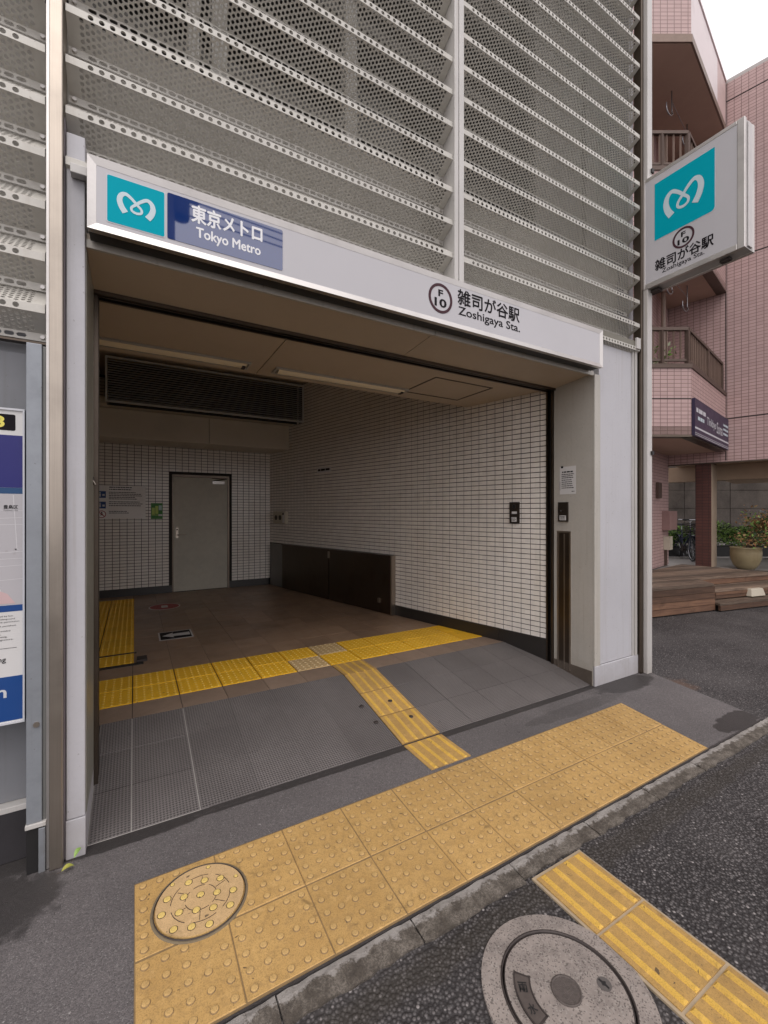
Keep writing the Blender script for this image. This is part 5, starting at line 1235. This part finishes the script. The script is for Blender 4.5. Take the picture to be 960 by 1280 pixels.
# pipe frame
pf = Vector((14 * 1.253, 14 * .4296, 0)); q = MB(); a = pf; b = pf + hd_ * .9
q.path([(a.x, a.y, .34), (a.x, a.y, 1.53), (b.x, b.y, 1.53), (b.x, b.y, .34)], .025, WHITE, 8); tag(q.build('pipe_frame'), 'white pipe barrier frame standing behind the hedge', 'barrier')
# A-board sliver beside the deck wall
q = MB(); q.hexa([(7.05, 4.02, .40), (7.50, 4.02, .40), (7.50, 4.05, .40), (7.05, 4.05, .40), (7.10, 4.16, 1.10), (7.42, 4.16, 1.10), (7.42, 4.19, 1.10), (7.10, 4.19, 1.10)], WHITE); ab = tag(q.build('sandwich_board', None, .004), 'white sandwich board on the deck by the station corner post', 'sign board')
q = MB(); q.hexa([(7.06, 4.33, .40), (7.48, 4.33, .40), (7.48, 4.36, .40), (7.06, 4.36, .40), (7.11, 4.195, 1.10), (7.41, 4.195, 1.10), (7.41, 4.22, 1.10), (7.11, 4.22, 1.10)], WHITE); q.build('rear_leaf', ab)
# bicycles
def bicycle(label, fm):
    t = empty('bicycle', (0, 0, 0), label, 'bicycle', 'bicycles parked beside the pink wall')
    wr = .29
    for x in (-.5, .5):
        q = MB(); q.torus((x, 0, wr), (0, 1, 0), wr - .018, .018, TYRE, 30, 8); wq = q.build('wheel', t)
        q = MB(); q.torus((x, 0, wr), (0, 1, 0), wr - .042, .009, CHROME, 30, 6); q.tube((x, -.04, wr), (x, .04, wr), .02, CHROME)
        for i in range(14): q.tube((x, 0, wr), (x + (wr - .045) * math.cos(6.2832 * i / 14), 0, wr + (wr - .045) * math.sin(6.2832 * i / 14)), .0022, CHROME, n=4)
        q.build('rim', wq)
        q = MB()
        for i in range(8):
            a0, a1 = R(20 + 17 * i), R(37 + 17 * i); q.raw([(x + (wr + .02) * math.cos(a) , yy, wr + (wr + .02) * math.sin(a)) for a in (a0, a1) for yy in (-.028, .028)], [(0, 1, 3, 2)], fm)
        q.build('mudguard', t)
    q = MB(); q.path([(-.5, .05, wr), (-.12, 0, .28), (-.22, 0, .72)], .014, fm); q.path([(-.5, -.05, wr), (-.22, 0, .62)], .012, fm); q.path([(-.12, 0, .28), (.34, 0, .58), (.40, 0, .74)], .018, fm); q.path([(-.18, 0, .46), (.36, 0, .64)], .014, fm); q.path([(.38, 0, .66), (.5, .05, wr)], .013, fm); q.path([(.38, 0, .66), (.5, -.05, wr)], .013, fm); q.build('frame', t)
    q = MB(); q.tube((-.22, 0, .70), (-.24, 0, .82), .012, CHROME); q.hexa([(-.36, -.09, .82), (-.08, -.025, .83), (-.08, .025, .83), (-.36, .09, .82), (-.35, -.08, .88), (-.09, -.02, .87), (-.09, .02, .87), (-.35, .08, .88)], TYRE); q.build('saddle', t)
    q = MB(); q.path([(.39, 0, .72), (.36, 0, .92), (.30, -.06, .98), (.14, -.27, .98)], .011, CHROME); q.path([(.36, 0, .92), (.30, .06, .98), (.14, .27, .98)], .011, CHROME); q.tube((.2, -.2, .98), (.1, -.31, .98), .017, TYRE); q.tube((.2, .2, .98), (.1, .31, .98), .017, TYRE); q.build('handlebar', t)
    q = MB()
    for i in range(6):
        f = i / 5; z = .66 + .24 * f; e = .02 * f
        q.path([(.44 - e, -.16 - e, z), (.72 + e, -.16 - e, z), (.72 + e, .16 + e, z), (.44 - e, .16 + e, z), (.44 - e, -.16 - e, z)], .004, IRON, 5)
    for i in range(6):
        y = -.16 + .064 * i; q.tube((.72, y, .66), (.74, y * 1.1, .90), .004, IRON, n=5); q.tube((.44, y, .66), (.42, y * 1.1, .90), .004, IRON, n=5); x = .44 + .056 * i; q.tube((x, -.16, .66), (x, -.18, .90), .004, IRON, n=5); q.tube((x, .16, .66), (x, .18, .90), .004, IRON, n=5)
    q.box(.44, .72, -.16, .16, .655, .66, IRON); q.build('basket', t)
    q = MB(); q.tube((-.12, -.03, .28), (-.12, .03, .28), .09, IRON, n=20); q.path([(-.12, .06, .28), (-.02, .06, .14)], .009, CHROME); q.path([(-.12, -.06, .28), (-.22, -.06, .42)], .009, CHROME); q.box(-.06, .02, .06, .14, .13, .15, TYRE); q.box(-.26, -.18, -.14, -.06, .41, .43, TYRE); q.build('crank', t)
    q = MB(); q.path([(-.5, .06, wr), (-.42, .12, .02)], .008, CHROME); q.path([(-.62, -.1, .70), (-.62, .1, .70), (-.3, .07, .70), (-.3, -.07, .70), (-.62, -.1, .70)], .006, IRON); q.path([(-.6, .06, .70), (-.5, .05, wr)], .005, IRON); q.path([(-.6, -.06, .70), (-.5, -.05, wr)], .005, IRON); q.build('rear_rack', t)
    return t
def vp(px, t): u = (px - 480) / 540; return (t * (u * .8658 + .5003), t * (-u * .5003 + .8658))
b1 = bicycle('black bicycle with front basket nearest the brown column', BIKE1); p = vp(872, 10.2); b1.location = (p[0], p[1], .337); b1.rotation_euler = (0, 0, R(215))
b2 = bicycle('dark navy bicycle with front basket nearest the pink wall corner', BIKE2); p = vp(856, 10.6); b2.location = (p[0], p[1], .337); b2.rotation_euler = (0, R(0), R(222))

# utility pole and cables across the road, mirrored in the glossy name plate of the header sign
UP = empty('utility_pole', (.80, -8, -.017), 'grey concrete utility pole carrying cables on the far side of the road', 'utility pole')
MB().tube((.80, -8, -.017), (.80, -8, 11.6), .15, CONC, .10, 20).build('pole', UP)
MB().box(.1, 1.5, -8.16, -8.10, 9.72, 9.80, IRON).box(.1, 1.5, -8.16, -8.10, 10.6, 10.68, IRON).build('cross_arm', UP)
MB().lathe((1.05, -8.1, 9.2), [(0, 0), (.2, 0), (.22, .05), (.22, .6), (.2, .66), (0, .66)], IRON, 20).build('transformer', UP)
q = MB()
for z0, z1, yy in ((9.72, 9.45, -8.0), (9.60, 9.2, -8.05), (9.3, 9.1, -8.0), (10.7, 10.2, -8.13)):
    for sx_ in (1, -1):
        pts = [(.8 + sx_ * 1.4 * i, yy, z0 + (z1 - z0) * (1 - (1 - min(i / 9, 1)) ** 2) + .0) for i in range(0, 13)]
        q.path(pts, .018, BLACK, 6)
q.build('cable', UP)
